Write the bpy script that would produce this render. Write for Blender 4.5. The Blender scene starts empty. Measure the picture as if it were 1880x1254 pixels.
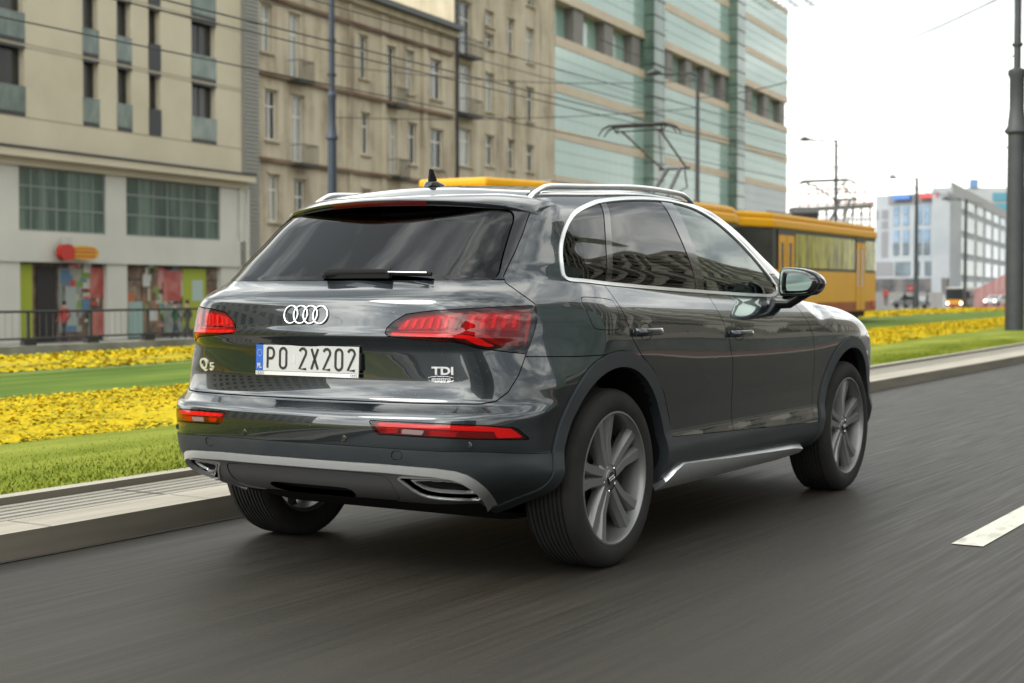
import bpy, bmesh, math, random
import numpy as np
from mathutils import Vector, Matrix
random.seed(7); np.random.seed(7)
PI=math.pi; R_=math.radians
# ---------------------------------------------------------------- camera, sky, sun, exposure
scene=bpy.context.scene
CAMP=np.array([3.782,-5.427,1.136]); YAW=R_(-31.84); PIT=R_(-1.95); FPX=2751.0
cd=bpy.data.cameras.new("camera"); cam=bpy.data.objects.new("camera",cd); scene.collection.objects.link(cam)
cam.location=CAMP; cam.rotation_euler=(PI/2+PIT,0,-YAW); cd.sensor_width=36; cd.lens=FPX/1880*36
cd.dof.use_dof=True; cd.dof.focus_distance=6.3; cd.dof.aperture_fstop=3.2
cd.clip_start=.05; cd.clip_end=3000
scene.camera=cam
scene.render.resolution_x=1024; scene.render.resolution_y=683
SUN_EL,SUN_AZ=40,200      # azimuth measured from +Y clockwise
w=bpy.data.worlds.new("World"); scene.world=w; w.use_nodes=True
nt=w.node_tree; nt.nodes.clear()
def nn(nt,t,**k):
    n=nt.nodes.new(t)
    for a,b in k.items(): setattr(n,a,b)
    return n
out=nn(nt,'ShaderNodeOutputWorld'); bg=nn(nt,'ShaderNodeBackground'); bg.inputs[1].default_value=.15
sky=nn(nt,'ShaderNodeTexSky',sky_type='NISHITA',sun_disc=False); sky.sun_elevation=R_(SUN_EL); sky.sun_rotation=R_(SUN_AZ)
tc=nn(nt,'ShaderNodeTexCoord'); mp=nn(nt,'ShaderNodeMapping'); mp.inputs['Scale'].default_value=(1,1,2.6)
nz=nn(nt,'ShaderNodeTexNoise'); nz.inputs['Scale'].default_value=2.6; nz.inputs['Detail'].default_value=6; nz.inputs['Roughness'].default_value=.55; nz.inputs['Distortion'].default_value=.4
cr=nn(nt,'ShaderNodeValToRGB'); e=cr.color_ramp.elements
e[0].position=.40; e[0].color=(3.1,3.3,3.4,1); e[1].position=.60; e[1].color=(13.2,13.1,12.2,1)
m1=e=cr.color_ramp.elements.new(.5); m1.color=(6.4,6.7,6.7,1)
# lighter towards the horizon as under a high overcast
mix=nn(nt,'ShaderNodeMixRGB'); mix.inputs[0].default_value=.94
sep=nn(nt,'ShaderNodeSeparateXYZ'); mr=nn(nt,'ShaderNodeMapRange'); mr.inputs[1].default_value=.0; mr.inputs[2].default_value=.20; mr.inputs[3].default_value=.8; mr.inputs[4].default_value=.0
mix2=nn(nt,'ShaderNodeMixRGB'); mix2.inputs[2].default_value=(7.6,7.5,7.0,1)
L=nt.links.new
L(tc.outputs['Generated'],mp.inputs[0]); L(mp.outputs[0],nz.inputs['Vector']); L(nz.outputs['Fac'],cr.inputs[0])
L(tc.outputs['Generated'],sep.inputs[0]); L(sep.outputs[2],mr.inputs[0]); L(mr.outputs[0],mix2.inputs[0]); L(cr.outputs[0],mix2.inputs[1])
# sky glow added about the sun direction to brighten reflections on the car's rear
vd=nn(nt,'ShaderNodeVectorMath',operation='DOT_PRODUCT'); _a,_e=R_(SUN_AZ),R_(SUN_EL-12); vd.inputs[1].default_value=(math.sin(_a)*math.cos(_e),math.cos(_a)*math.cos(_e),math.sin(_e))
L(tc.outputs['Generated'],vd.inputs[0]); mg=nn(nt,'ShaderNodeMapRange',interpolation_type='SMOOTHSTEP'); mg.inputs[1].default_value=.35; mg.inputs[2].default_value=1.0; mg.inputs[3].default_value=1.0; mg.inputs[4].default_value=2.5; L(vd.outputs['Value'],mg.inputs[0])
gl=nn(nt,'ShaderNodeVectorMath',operation='SCALE'); L(mix2.outputs[0],gl.inputs[0]); L(mg.outputs[0],gl.inputs['Scale'])
L(sky.outputs[0],mix.inputs[1]); L(gl.outputs[0],mix.inputs[2]); L(mix.outputs[0],bg.inputs[0]); L(bg.outputs[0],out.inputs[0])
sd=bpy.data.lights.new("sun",'SUN'); sd.energy=1.2; sd.angle=R_(24); sd.color=(1,.96,.88)
so=bpy.data.objects.new("sun",sd); scene.collection.objects.link(so)
az,el=R_(SUN_AZ),R_(SUN_EL); dv=Vector((math.sin(az)*math.cos(el),math.cos(az)*math.cos(el),math.sin(el)))
so.rotation_euler=dv.to_track_quat('Z','Y').to_euler()
scene.view_settings.view_transform='Standard'; scene.view_settings.look='None'; scene.view_settings.exposure=.60; scene.view_settings.gamma=1
scene.render.engine='CYCLES'
# ---------------------------------------------------------------- helpers
COL=scene.collection
ALB=.60
def mat(name,col,rough=.6,metal=0,coat=0,spec=.5,coat_rough=.03,emit=None,es=0,alpha=None,trans=0,ior=1.45):
    if metal<.5: col=tuple(c*ALB for c in col)
    m=bpy.data.materials.new(name); m.use_nodes=True; b=m.node_tree.nodes['Principled BSDF']
    b.inputs['Base Color'].default_value=(*col,1); b.inputs['Roughness'].default_value=rough; b.inputs['Metallic'].default_value=metal
    b.inputs['Coat Weight'].default_value=coat; b.inputs['Coat Roughness'].default_value=coat_rough; b.inputs['Specular IOR Level'].default_value=spec
    b.inputs['Transmission Weight'].default_value=trans; b.inputs['IOR'].default_value=ior
    if emit: b.inputs['Emission Color'].default_value=(*emit,1); b.inputs['Emission Strength'].default_value=es
    return m
def noisy(name,c1,c2,rough=.8,scale=(1,1,1),nscale=4,detail=5,bump=0,bdist=.01,coord='Object',lo=.35,hi=.65,metal=0,coat=0,spec=.4,c3=None,rough2=None):
    m=mat(name,c1,rough,metal,coat,spec); nt=m.node_tree; c1,c2=[tuple(q*ALB for q in c) for c in (c1,c2)]; c3=c3 and tuple(q*ALB for q in c3); b=nt.nodes['Principled BSDF']; L=nt.links.new
    tc=nn(nt,'ShaderNodeTexCoord'); mp=nn(nt,'ShaderNodeMapping'); mp.inputs['Scale'].default_value=scale
    nz=nn(nt,'ShaderNodeTexNoise'); nz.inputs['Scale'].default_value=nscale; nz.inputs['Detail'].default_value=detail; nz.inputs['Roughness'].default_value=.6
    cr=nn(nt,'ShaderNodeValToRGB'); e=cr.color_ramp.elements; e[0].position=lo; e[0].color=(*c1,1); e[1].position=hi; e[1].color=(*c2,1)
    if c3: x=cr.color_ramp.elements.new((lo+hi)/2); x.color=(*c3,1)
    L(tc.outputs[coord],mp.inputs[0]); L(mp.outputs[0],nz.inputs['Vector']); L(nz.outputs['Fac'],cr.inputs[0]); L(cr.outputs[0],b.inputs['Base Color'])
    if bump:
        bp=nn(nt,'ShaderNodeBump'); bp.inputs['Strength'].default_value=bump; bp.inputs['Distance'].default_value=bdist
        L(nz.outputs['Fac'],bp.inputs['Height']); L(bp.outputs[0],b.inputs['Normal'])
    if rough2 is not None:
        mr=nn(nt,'ShaderNodeMapRange'); mr.inputs[1].default_value=lo; mr.inputs[2].default_value=hi; mr.inputs[3].default_value=rough; mr.inputs[4].default_value=rough2
        L(nz.outputs['Fac'],mr.inputs[0]); L(mr.outputs[0],b.inputs['Roughness'])
    return m
def glassmat(name,tint,refl=(1,1,1),ior=1.52,rough=.0):
    m=bpy.data.materials.new(name); m.use_nodes=True; nt=m.node_tree; nt.nodes.clear(); L=nt.links.new
    o=nn(nt,'ShaderNodeOutputMaterial'); mx=nn(nt,'ShaderNodeMixShader'); t=nn(nt,'ShaderNodeBsdfTransparent'); g=nn(nt,'ShaderNodeBsdfGlossy'); f=nn(nt,'ShaderNodeFresnel')
    t.inputs[0].default_value=(*tint,1); g.inputs[0].default_value=(*refl,1); g.inputs['Roughness'].default_value=rough; f.inputs[0].default_value=ior
    L(f.outputs[0],mx.inputs[0]); L(t.outputs[0],mx.inputs[1]); L(g.outputs[0],mx.inputs[2]); L(mx.outputs[0],o.inputs[0])
    return m
def setp(o,label=None,cat=None,group=None,kind=None):
    if label: o['label']=label
    if cat: o['category']=cat
    if group: o['group']=group
    if kind: o['kind']=kind
    return o
def empty(name,loc=(0,0,0),rotz=0,label=None,cat=None,group=None):
    o=bpy.data.objects.new(name,None); COL.objects.link(o); o.location=loc; o.rotation_euler=(0,0,rotz); o.empty_display_size=.2
    return setp(o,label,cat,group)
class MB:
    def __init__(s): s.v=[];s.f=[];s.m=[]
    def add(s,vs,fs,mi=0):
        o=len(s.v); s.v+= [tuple(v) for v in vs]; s.f+=[tuple(i+o for i in f) for f in fs]; s.m+=[mi]*len(fs); return s
    def box(s,x0,x1,y0,y1,z0,z1,mi=0,M=None):
        vs=[Vector((x,y,z)) for x in (x0,x1) for y in (y0,y1) for z in (z0,z1)]
        if M is not None: vs=[M@v for v in vs]
        return s.add(vs,[(0,1,3,2),(4,6,7,5),(0,4,5,1),(2,3,7,6),(0,2,6,4),(1,5,7,3)],mi)
    def tube(s,pts,r,n=8,mi=0,cap=True,closed=False):
        pts=[Vector(p) for p in pts]; rs=r if isinstance(r,(list,tuple)) else [r]*len(pts); o=len(s.v); N=len(pts); up=None
        for i,p in enumerate(pts):
            if closed: t=(pts[(i+1)%N]-pts[i-1]).normalized()
            else: t=(pts[min(i+1,N-1)]-pts[max(i-1,0)]).normalized()
            if up is None:
                up=Vector((0,0,1)) if abs(t.z)<.9 else Vector((0,1,0))
            a=t.cross(up).normalized(); b=a.cross(t).normalized(); up=b
            for k in range(n):
                q=2*PI*k/n; s.v.append(tuple(p+(a*math.cos(q)+b*math.sin(q))*rs[i]))
        M_=N if closed else N-1
        for i in range(M_):
            for k in range(n):
                j=(i+1)%N; s.f.append((o+i*n+k,o+i*n+(k+1)%n,o+j*n+(k+1)%n,o+j*n+k)); s.m.append(mi)
        if cap and not closed:
            s.f.append(tuple(o+k for k in range(n))[::-1]); s.f.append(tuple(o+(N-1)*n+k for k in range(n))); s.m+=[mi,mi]
        return s
    def prism(s,poly,z0,z1,mi=0,M=None):
        n=len(poly); vs=[Vector((x,y,z0)) for x,y in poly]+[Vector((x,y,z1)) for x,y in poly]
        if M is not None: vs=[M@v for v in vs]
        return s.add(vs,[tuple(range(n))[::-1],tuple(range(n,2*n))]+[(i,(i+1)%n,n+(i+1)%n,n+i) for i in range(n)],mi)
    def lathe(s,prof,n=32,axis='z',M=None,mi=0,closed=False):
        """prof: (r,h) list revolved"""
        o=len(s.v); 
        for r,h in prof:
            for k in range(n):
                a=2*PI*k/n
                v=Vector((r*math.cos(a),r*math.sin(a),h)) if axis=='z' else Vector((h,r*math.cos(a),r*math.sin(a)))
                if M is not None: v=M@v
                s.v.append(tuple(v))
        m=len(prof)
        for i in range(m if closed else m-1):
            j=(i+1)%m
            for k in range(n): s.f.append((o+i*n+k,o+i*n+(k+1)%n,o+j*n+(k+1)%n,o+j*n+k)); s.m.append(mi)
        return s
    def build(s,name,mats,parent=None,smooth=False,bevel=0,angle=35):
        me=bpy.data.meshes.new(name); me.from_pydata(s.v,[],s.f)
        mats=mats if isinstance(mats,(list,tuple)) else [mats]
        for m in mats: me.materials.append(m)
        if len(mats)>1: me.polygons.foreach_set('material_index',s.m)
        bm=bmesh.new(); bm.from_mesh(me); bmesh.ops.recalc_face_normals(bm,faces=bm.faces); bm.to_mesh(me); bm.free()
        if smooth:
            me.polygons.foreach_set('use_smooth',[True]*len(me.polygons))
            if angle<180: me.set_sharp_from_angle(angle=R_(angle))
        o=bpy.data.objects.new(name,me); COL.objects.link(o)
        if parent: o.parent=parent
        if bevel:
            b=o.modifiers.new('bevel','BEVEL'); b.width=bevel; b.segments=2; b.limit_method='ANGLE'; b.angle_limit=R_(40)
        return o
def text_mesh(name,body,size,m,parent,M,sx=1,ext=.001,bold=0,align='CENTER',space=1):
    c=bpy.data.curves.new(name,'FONT'); c.body=body; c.size=size; c.extrude=ext; c.offset=bold; c.align_x=align; c.align_y='CENTER'; c.space_character=space; c.resolution_u=4
    t=bpy.data.objects.new(name,c); COL.objects.link(t); bpy.context.view_layer.update()
    me=bpy.data.meshes.new_from_object(t.evaluated_get(bpy.context.evaluated_depsgraph_get())); bpy.data.objects.remove(t); bpy.data.curves.remove(c)
    me.transform(M@Matrix.Diagonal((sx,1,1,1))); me.materials.clear(); me.materials.append(m)
    o=bpy.data.objects.new(name,me); COL.objects.link(o); o.parent=parent
    return o
def copy_tree(o,parent=None):
    c=o.copy(); COL.objects.link(c)
    if parent is not None: c.parent=parent
    for ch in list(o.children): copy_tree(ch,c)
    return c
def chaik(poly,n=2,closed=True):
    p=[np.array(q,float) for q in poly]
    for _ in range(n):
        o=[]; N=len(p)
        if not closed: o.append(p[0])
        for i in range(N if closed else N-1):
            a,b=p[i],p[(i+1)%N]; o+= [a*.75+b*.25,a*.25+b*.75]
        if not closed: o.append(p[-1])
        p=o
    return np.array(p)
Fh=np.array([math.sin(YAW),math.cos(YAW)]); Rh=np.array([math.cos(YAW),-math.sin(YAW)])
def at(px,D):
    """ground position seen at column px of the photograph, D metres along the view axis"""
    X=(px-940)/FPX*D; p=CAMP[:2]+Fh*D+Rh*X; return float(p[0]),float(p[1])
def zat(py,D): return CAMP[2]+(533.3-py)/FPX*D
import numpy as np
def cs(pts):
    """natural-ish monotone cubic (PCHIP) through pts"""
    p=np.array(pts,float); x=p[:,0]; y=p[:,1]; h=np.diff(x); d=np.diff(y)/h
    m=np.zeros(len(x)); m[0]=d[0]; m[-1]=d[-1]
    for i in range(1,len(x)-1):
        if d[i-1]*d[i]>0:
            w1=2*h[i]+h[i-1]; w2=h[i]+2*h[i-1]; m[i]=(w1+w2)/(w1/d[i-1]+w2/d[i])
    def f(t):
        t=np.clip(t,x[0],x[-1]); i=np.clip(np.searchsorted(x,t,side='right')-1,0,len(h)-1)
        s=(t-x[i])/h[i]; s2=s*s; s3=s2*s
        return (2*s3-3*s2+1)*y[i]+(s3-2*s2+s)*h[i]*m[i]+(-2*s3+3*s2)*y[i+1]+(s3-s2)*h[i]*m[i+1]
    return f
def smax(a,b,k):
    h=np.maximum(k-np.abs(a-b),0)/k
    return np.maximum(a,b)+h*h*k*.25
def sst(a,b,t):
    t=np.clip((t-a)/(b-a),0,1); return t*t*(3-2*t)
sideprof=cs([(0.1,.84),(.22,.87),(.32,.905),(.40,.928),(.445,.934),(.47,.930),(.53,.920),(.60,.920),(.70,.9265),(.80,.9295),(.87,.9275),(.93,.9225),(.966,.9175),(1.0,.906),(1.05,.881),(1.09,.860),(1.125,.852),(1.16,.848),(1.2,.836),(1.3,.795),(1.4,.745),(1.48,.700),(1.55,.655),(1.62,.60),(1.8,.50)])
planlow=cs([(-1.3,-.22),(-.95,-.11),(-.7,-.045),(-.45,-.012),(-.2,-.004),(.2,0),(2.4,0),(2.9,-.006),(3.2,-.03),(3.5,-.085),(3.8,-.19)])
plantop=cs([(-1.2,-.22),(-.7,-.15),(-.35,-.085),(0,-.04),(.5,-.008),(1.0,0),(1.6,-.012),(2.2,-.035),(2.6,-.05),(3.6,-.08)])
shl=cs([(-1,.12),(-.6,.105),(.0,.075),(.7,.035),(1.2,.015),(1.8,.0),(2.8,-.0),(3.3,-.03),(3.8,-.08)])  # height offset of the shoulder
roofc=cs([(-.9,1.452),(-.45,1.526),(-.2,1.568),(0,1.592),(.4,1.615),(.8,1.625),(1.2,1.618),(1.5,1.592),(1.75,1.53),(2.0,1.42),(2.3,1.245),(2.48,1.14),(2.58,1.115),(2.9,1.085),(3.2,1.025),(3.4,.945),(3.55,.86),(3.65,.77),(3.9,.5)])
rearc=cs([(.15,-.60),(.26,-.72),(.33,-.83),(.42,-.905),(.50,-.945),(.56,-.957),(.62,-.959),(.655,-.955),(.672,-.945),(.69,-.91),(.705,-.883),(.73,-.868),(.80,-.858),(.90,-.860),(.945,-.874),(.96,-.880),(1.0,-.873),(1.06,-.862),(1.10,-.852),(1.13,-.815),(1.155,-.765),(1.172,-.738),(1.2,-.706),(1.35,-.522),(1.5,-.335),(1.7,-.09)])
nose=cs([(.15,3.35),(.25,3.55),(.4,3.66),(.6,3.70),(.8,3.68),(.95,3.55),(1.1,3.3)])
def XS(y,z):
    s=shl(y)*sst(.70,1.0,z)*(1-.55*sst(1.1,1.45,z))
    zz=z-s
    w=sst(1.0,1.35,z)
    pl=planlow(y)*(1-w)+plantop(y)*w
    # blisters over wheels
    g=np.exp(-((y-0)/.42)**2)+np.exp(-((y-2.819)/.42)**2)
    g=g*.010*np.exp(-((z-.88)/.16)**2)
    return sideprof(zz)+pl+g-.072*sst(.76,.98,z)*sst(-.05,-.65,y)
def F(P):
    x=np.abs(P[:,0]);y=P[:,1];z=P[:,2]
    a=(x-XS(y,z))*.93
    rx=.14*x**2+.16*x**4
    up=sst(1.05,1.25,z)
    rx=rx*(1+.30*up)
    rk=-rearc(z)-0
    r=(rearc(z)+rx-y)
    r=r*(1-.22*up)
    h=roofc(y)
    crown=.07*(x/.65)**2*sst(2.9,2.0,y)*.9 if 0 else (.055-.03*sst(.2,1.,y)+.05*sst(1.5,2.0,y)-.045*sst(2.3,2.6,y))*(x/.65)**2
    t=(z-(h-crown))
    sl=(roofc(y+.01)-roofc(y-.01))/.02
    t=t/np.sqrt(1+sl*sl)
    n=(y-.03-(nose(z)-.22*x**2-.12*x**4))*.95
    b=.19+.13*sst(-.15,-.8,y)-z
    k=.20-.06*sst(1.1,1.3,z)
    F_=smax(a,r,k)
    F_=smax(F_,t,.10)
    F_=smax(F_,n,.2)
    F_=smax(F_,b+.12*sst(.5,.95,x),.08)
    return F_
def core(P):
    Q=P.copy(); Q[:,0]=np.clip(P[:,0],-.25,.25); Q[:,1]=np.clip(P[:,1],-.25,2.9); Q[:,2]=np.clip(P[:,2],.62,.95-.15*sst(2.0,2.9,P[:,1]))
    return Q
def hit(A,D,t0,t1,n=26):
    """root of F on A+D*t, inside at t0, outside at t1"""
    lo=np.full(len(A),float(t0)); hi=np.full(len(A),float(t1))
    for _ in range(n):
        m=(lo+hi)/2; v=F(A+D*m[:,None])>0
        hi=np.where(v,m,hi); lo=np.where(v,lo,m)
    return A+D*((lo+hi)/2)[:,None]
def grad(P,e=1.5e-3):
    G=np.stack([F(P+np.eye(3)[i]*e)-F(P-np.eye(3)[i]*e) for i in range(3)],1)
    return G/np.linalg.norm(G,axis=1)[:,None]
def hull(res=.03):
    """half hull x>=0; verts, quads"""
    X,Y0,Y1,Z0,Z1=.95,-1.02,3.78,.12,1.70
    nx=max(4,int(X/res));ny=int((Y1-Y0)/res);nz=int((Z1-Z0)/res)
    xs=np.linspace(0,X,nx+1);ys=np.linspace(Y0,Y1,ny+1);zs=np.linspace(Z0,Z1,nz+1)
    V=[];Q=[]
    def add(f,n1,n2,flip):
        a,b=np.meshgrid(np.arange(n1+1),np.arange(n2+1),indexing='ij')
        o=sum(len(v) for v in V); V.append(f(a.ravel(),b.ravel()))
        i=(a[:-1,:-1]*(n2+1)+b[:-1,:-1]).ravel()+o
        q=np.stack([i,i+(n2+1),i+(n2+2),i+1],1)
        Q.append(q[:,::-1] if flip else q)
    E=lambda v,n:np.full(n,v)
    add(lambda i,j:np.stack([E(X,len(i)),ys[i],zs[j]],1),ny,nz,False)  # side
    add(lambda i,j:np.stack([xs[i],E(Y0,len(i)),zs[j]],1),nx,nz,False) # rear
    add(lambda i,j:np.stack([xs[i],E(Y1,len(i)),zs[j]],1),nx,nz,True) # front
    add(lambda i,j:np.stack([xs[i],ys[j],E(Z1,len(i))],1),nx,ny,False) # top
    add(lambda i,j:np.stack([xs[i],ys[j],E(Z0,len(i))],1),nx,ny,True) # bottom
    V=np.concatenate(V);Q=np.concatenate(Q)
    # weld
    key=np.round(V*1e5).astype(np.int64); u,idx,inv=np.unique(key,axis=0,return_index=True,return_inverse=True)
    V=V[idx];Q=inv.ravel()[Q]
    A=core(V); A[V[:,0]==0,0]=0
    D=V-A; L=np.linalg.norm(D,axis=1); D/=L[:,None]
    P=hit(A,D,0,2.2)
    return P,Q
# ---------------------------------------------------------------- ground, road, tramway verges
def gz(x,y):
    """ground level outside the carriageway: falls gently away from the tramway"""
    t=min(1,max(0,(y-80)/130)); return -1.0-.6*t*t*(3-2*t)
def cz(y):
    """level of the avenue itself"""
    t=min(1,max(0,(y-60)/150)); return -1.55*t*t*(3-2*t)
def lin(pts):
    a=np.array(pts,float); return lambda y:float(np.interp(y,a[:,0],a[:,1]))
asph=mat('asphalt',(.05,.05,.05),.6,spec=.34); nt=asph.node_tree; b_=nt.nodes['Principled BSDF']; L=nt.links.new
tc=nn(nt,'ShaderNodeTexCoord'); 
def nzz(sc,ns,det,rg=.6):
    mp=nn(nt,'ShaderNodeMapping'); mp.inputs['Scale'].default_value=sc; n_=nn(nt,'ShaderNodeTexNoise'); n_.inputs['Scale'].default_value=ns; n_.inputs['Detail'].default_value=det; n_.inputs['Roughness'].default_value=rg
    L(tc.outputs['Object'],mp.inputs[0]); L(mp.outputs[0],n_.inputs['Vector']); return n_
n1=nzz((1,.035,1),7,6,.65); n2=nzz((1,.6,1),90,3,.7); n3=nzz((1,.08,1),.8,3); n4=nzz((1,.02,1),38,4,.7)
cr=nn(nt,'ShaderNodeValToRGB'); e=cr.color_ramp.elements; e[0].position=.3; e[0].color=(.0125,.0106,.0078,1); e[1].position=.7; e[1].color=(.031,.0268,.0200,1)
mx=nn(nt,'ShaderNodeMath',operation='MULTIPLY_ADD'); mx.inputs[1].default_value=.4; L(n1.outputs['Fac'],mx.inputs[0])
ad=nn(nt,'ShaderNodeMath',operation='MULTIPLY_ADD'); ad.inputs[1].default_value=.22; L(n2.outputs['Fac'],ad.inputs[0]); 
a3=nn(nt,'ShaderNodeMath',operation='MULTIPLY'); a3.inputs[1].default_value=.38; L(n4.outputs['Fac'],a3.inputs[0]); L(a3.outputs[0],ad.inputs[2]); L(ad.outputs[0],mx.inputs[2]); L(mx.outputs[0],cr.inputs[0])
mm=nn(nt,'ShaderNodeMixRGB',blend_type='MULTIPLY'); mm.inputs[0].default_value=.7; c3=nn(nt,'ShaderNodeValToRGB'); e=c3.color_ramp.elements; e[0].position=.35; e[0].color=(.62,.62,.62,1); e[1].position=.65; e[1].color=(1.1,1.1,1.1,1)
L(n3.outputs['Fac'],c3.inputs[0]); L(cr.outputs[0],mm.inputs[1]); L(c3.outputs[0],mm.inputs[2]); L(mm.outputs[0],b_.inputs['Base Color'])
mr=nn(nt,'ShaderNodeMapRange'); mr.inputs[1].default_value=.3; mr.inputs[2].default_value=.7; mr.inputs[3].default_value=.50; mr.inputs[4].default_value=.72; L(n4.outputs['Fac'],mr.inputs[0]); L(mr.outputs[0],b_.inputs['Roughness'])
bp=nn(nt,'ShaderNodeBump'); bp.inputs['Strength'].default_value=.25; bp.inputs['Distance'].default_value=.004; L(n2.outputs['Fac'],bp.inputs['Height']); L(bp.outputs[0],b_.inputs['Normal'])
CONC=noisy('concrete_kerb',(.40,.36,.29),(.54,.495,.41),.8,(1,.06,1),9,5,.1,.003); CONCD=noisy('concrete_kerb_dark',(.155,.137,.105),(.235,.208,.162),.75,(1,.05,1),8,5,.08,.003)  # second mix: darker copy of the kerb concrete for the upright faces
SLAB=noisy('concrete_slab',(.34,.315,.26),(.45,.42,.35),.85,(6,.05,1),6,5,.1,.003); JOINT=mat('kerb_joint',(.05,.045,.038),.9)
GRASS=noisy('grass_turf',(.17,.215,.018),(.33,.36,.055),.95,(1,.16,1),2.2,6,.5,.03,c3=(.245,.285,.032),spec=.1)
GRASS2=noisy('grass_track',(.085,.155,.020),(.19,.26,.040),.95,(1,.16,1),2.0,6,.5,.03,c3=(.125,.20,.028),spec=.1)
FLOW=noisy('yellow_flowers',(.52,.40,.018),(.80,.57,.014),.9,(1,.25,1),3.0,6,.6,.03,c3=(.70,.50,.014),spec=.1)
YS=[-40,-25,-14,-8,-4,-1,2,5,8,12,16,20,25,30,36,42,50,60,72,85,100,120,145,175,210,260,330]
def strip(name,fa,fb,za,zb,m,kind='structure',ys=YS,nu=1,zf=None,part=None):
    b=MB(); vs=[];fs=[]
    for y in ys:
        for k in range(nu+1):
            u=k/nu; x=fa(y)*(1-u)+fb(y)*u; z=cz(y)+za*(1-u)+zb*u
            if zf: z+=zf(u,y)
            vs.append((x,y,z))
    n=nu+1
    for i in range(len(ys)-1):
        for k in range(nu): fs.append((i*n+k,i*n+k+1,(i+1)*n+k+1,(i+1)*n+k))
    b.add(vs,fs); o=b.build(name,m,smooth=True,angle=30)
    if kind: o['kind']=kind
    return o
xr=lin([(-40,10),(330,4)])
off=lambda f,d:(lambda y:f(y)+d)
gut=lin([(-40,-1.30),(0,-1.31),(11,-1.64),(18.5,-1.78),(40,-2.5),(100,-5.6),(330,-18)])
kf=off(gut,-.012); xw2=lin([(-40,-1.50),(0,-1.60),(12,-2.01),(21,-2.29),(40,-3.1),(100,-6.3),(330,-19)])
xk1=lin([(-40,-1.97),(0,-2.01),(13.5,-2.48),(23.3,-2.83),(40,-3.7),(100,-7),(330,-20)])
xk2=off(xk1,-.10)
xf1=lin([(-40,-4.0),(1.5,-4.0),(20,-4.89),(36,-6.32),(100,-11.5),(330,-32)])
xf2=lin([(-40,-6.8),(5,-6.8),(30,-8.03),(48,-9.26),(100,-14),(330,-36)])
xf3=lin([(-40,-11.3),(9,-11.5),(16,-12.9),(50,-14.6),(75,-16.2),(330,-42)])
xf4=lin([(-40,-14.2),(10,-14.35),(16,-14.9),(66,-19.3),(330,-49)])
xwal=lin([(-40,-16.2),(11.4,-16.85),(16.4,-17.3),(60,-21.5),(330,-55)])
strip('road',gut,lin([(-40,11.5),(330,11.5)]),0,0,asph,nu=4)
strip('road_gutter_joint',off(gut,.03),off(gut,.0),.004,.004,JOINT)
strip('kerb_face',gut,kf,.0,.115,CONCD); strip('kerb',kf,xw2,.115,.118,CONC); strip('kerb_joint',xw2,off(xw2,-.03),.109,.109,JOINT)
strip('path',off(xw2,-.03),xk1,.114,.114,SLAB,nu=6,zf=lambda u,y:0)
for k in range(1,5):
    f=(lambda k:(lambda y:xw2(y)+(xk1(y)-xw2(y))*k/5))(k); strip('path_joint',f,off(f,-.012),.1175,.1175,JOINT)
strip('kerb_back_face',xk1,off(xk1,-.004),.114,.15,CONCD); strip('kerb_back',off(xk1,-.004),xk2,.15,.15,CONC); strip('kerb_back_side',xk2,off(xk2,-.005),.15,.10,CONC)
b=MB()
for k in range(90):
    y=-6+k*1.0; z=.1195
    b.add([(kf(y),y,z),(xw2(y),y,z),(xw2(y+.006),y+.006,z),(kf(y+.006),y+.006,z),(gut(y)+.002,y,.0),(gut(y)+.002,y+.006,.0),(kf(y)+.0015,y,.117),(kf(y)+.0015,y+.006,.117)],[(0,1,2,3),(4,5,7,6)])
o=b.build('kerb_joint',mat('joint_soft',(.20,.18,.145),.9)); o['kind']='structure'
b=MB()
for k in range(60):
    y=-6+k*2.0; b.add([(xw2(y)-.03,y,.1178),(xk1(y),y,.1178),(xk1(y),y+.012,.1178),(xw2(y)-.03,y+.012,.1178)],[(0,1,2,3)])
o=b.build('path_joint',JOINT); o['kind']='structure'
rng=np.random.RandomState(3)
YF=[-14+.8*i for i in range(90)]+[58,62,68,75,85,100,120,145,175,210,260,330]
def wav(a,s): return lambda y:a*(math.sin(y*.7+s)+.6*math.sin(y*1.9+s*3)+.4*math.sin(y*.23+s*2))
w1,w2,w3,w4=wav(.16,1),wav(.22,2.2),wav(.2,3.7),wav(.22,5)
strip('grass',xk2,lambda y:xf1(y)+w1(y)*0,.13,.16,GRASS,ys=YF,nu=6,zf=lambda u,y:.06*math.sin(PI*u))
strip('grass',xf2,xf3,.16,.12,GRASS2,ys=YF,nu=4)
strip('grass',xf4,xwal,.10,.05,GRASS2,ys=YF,nu=2)
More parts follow.
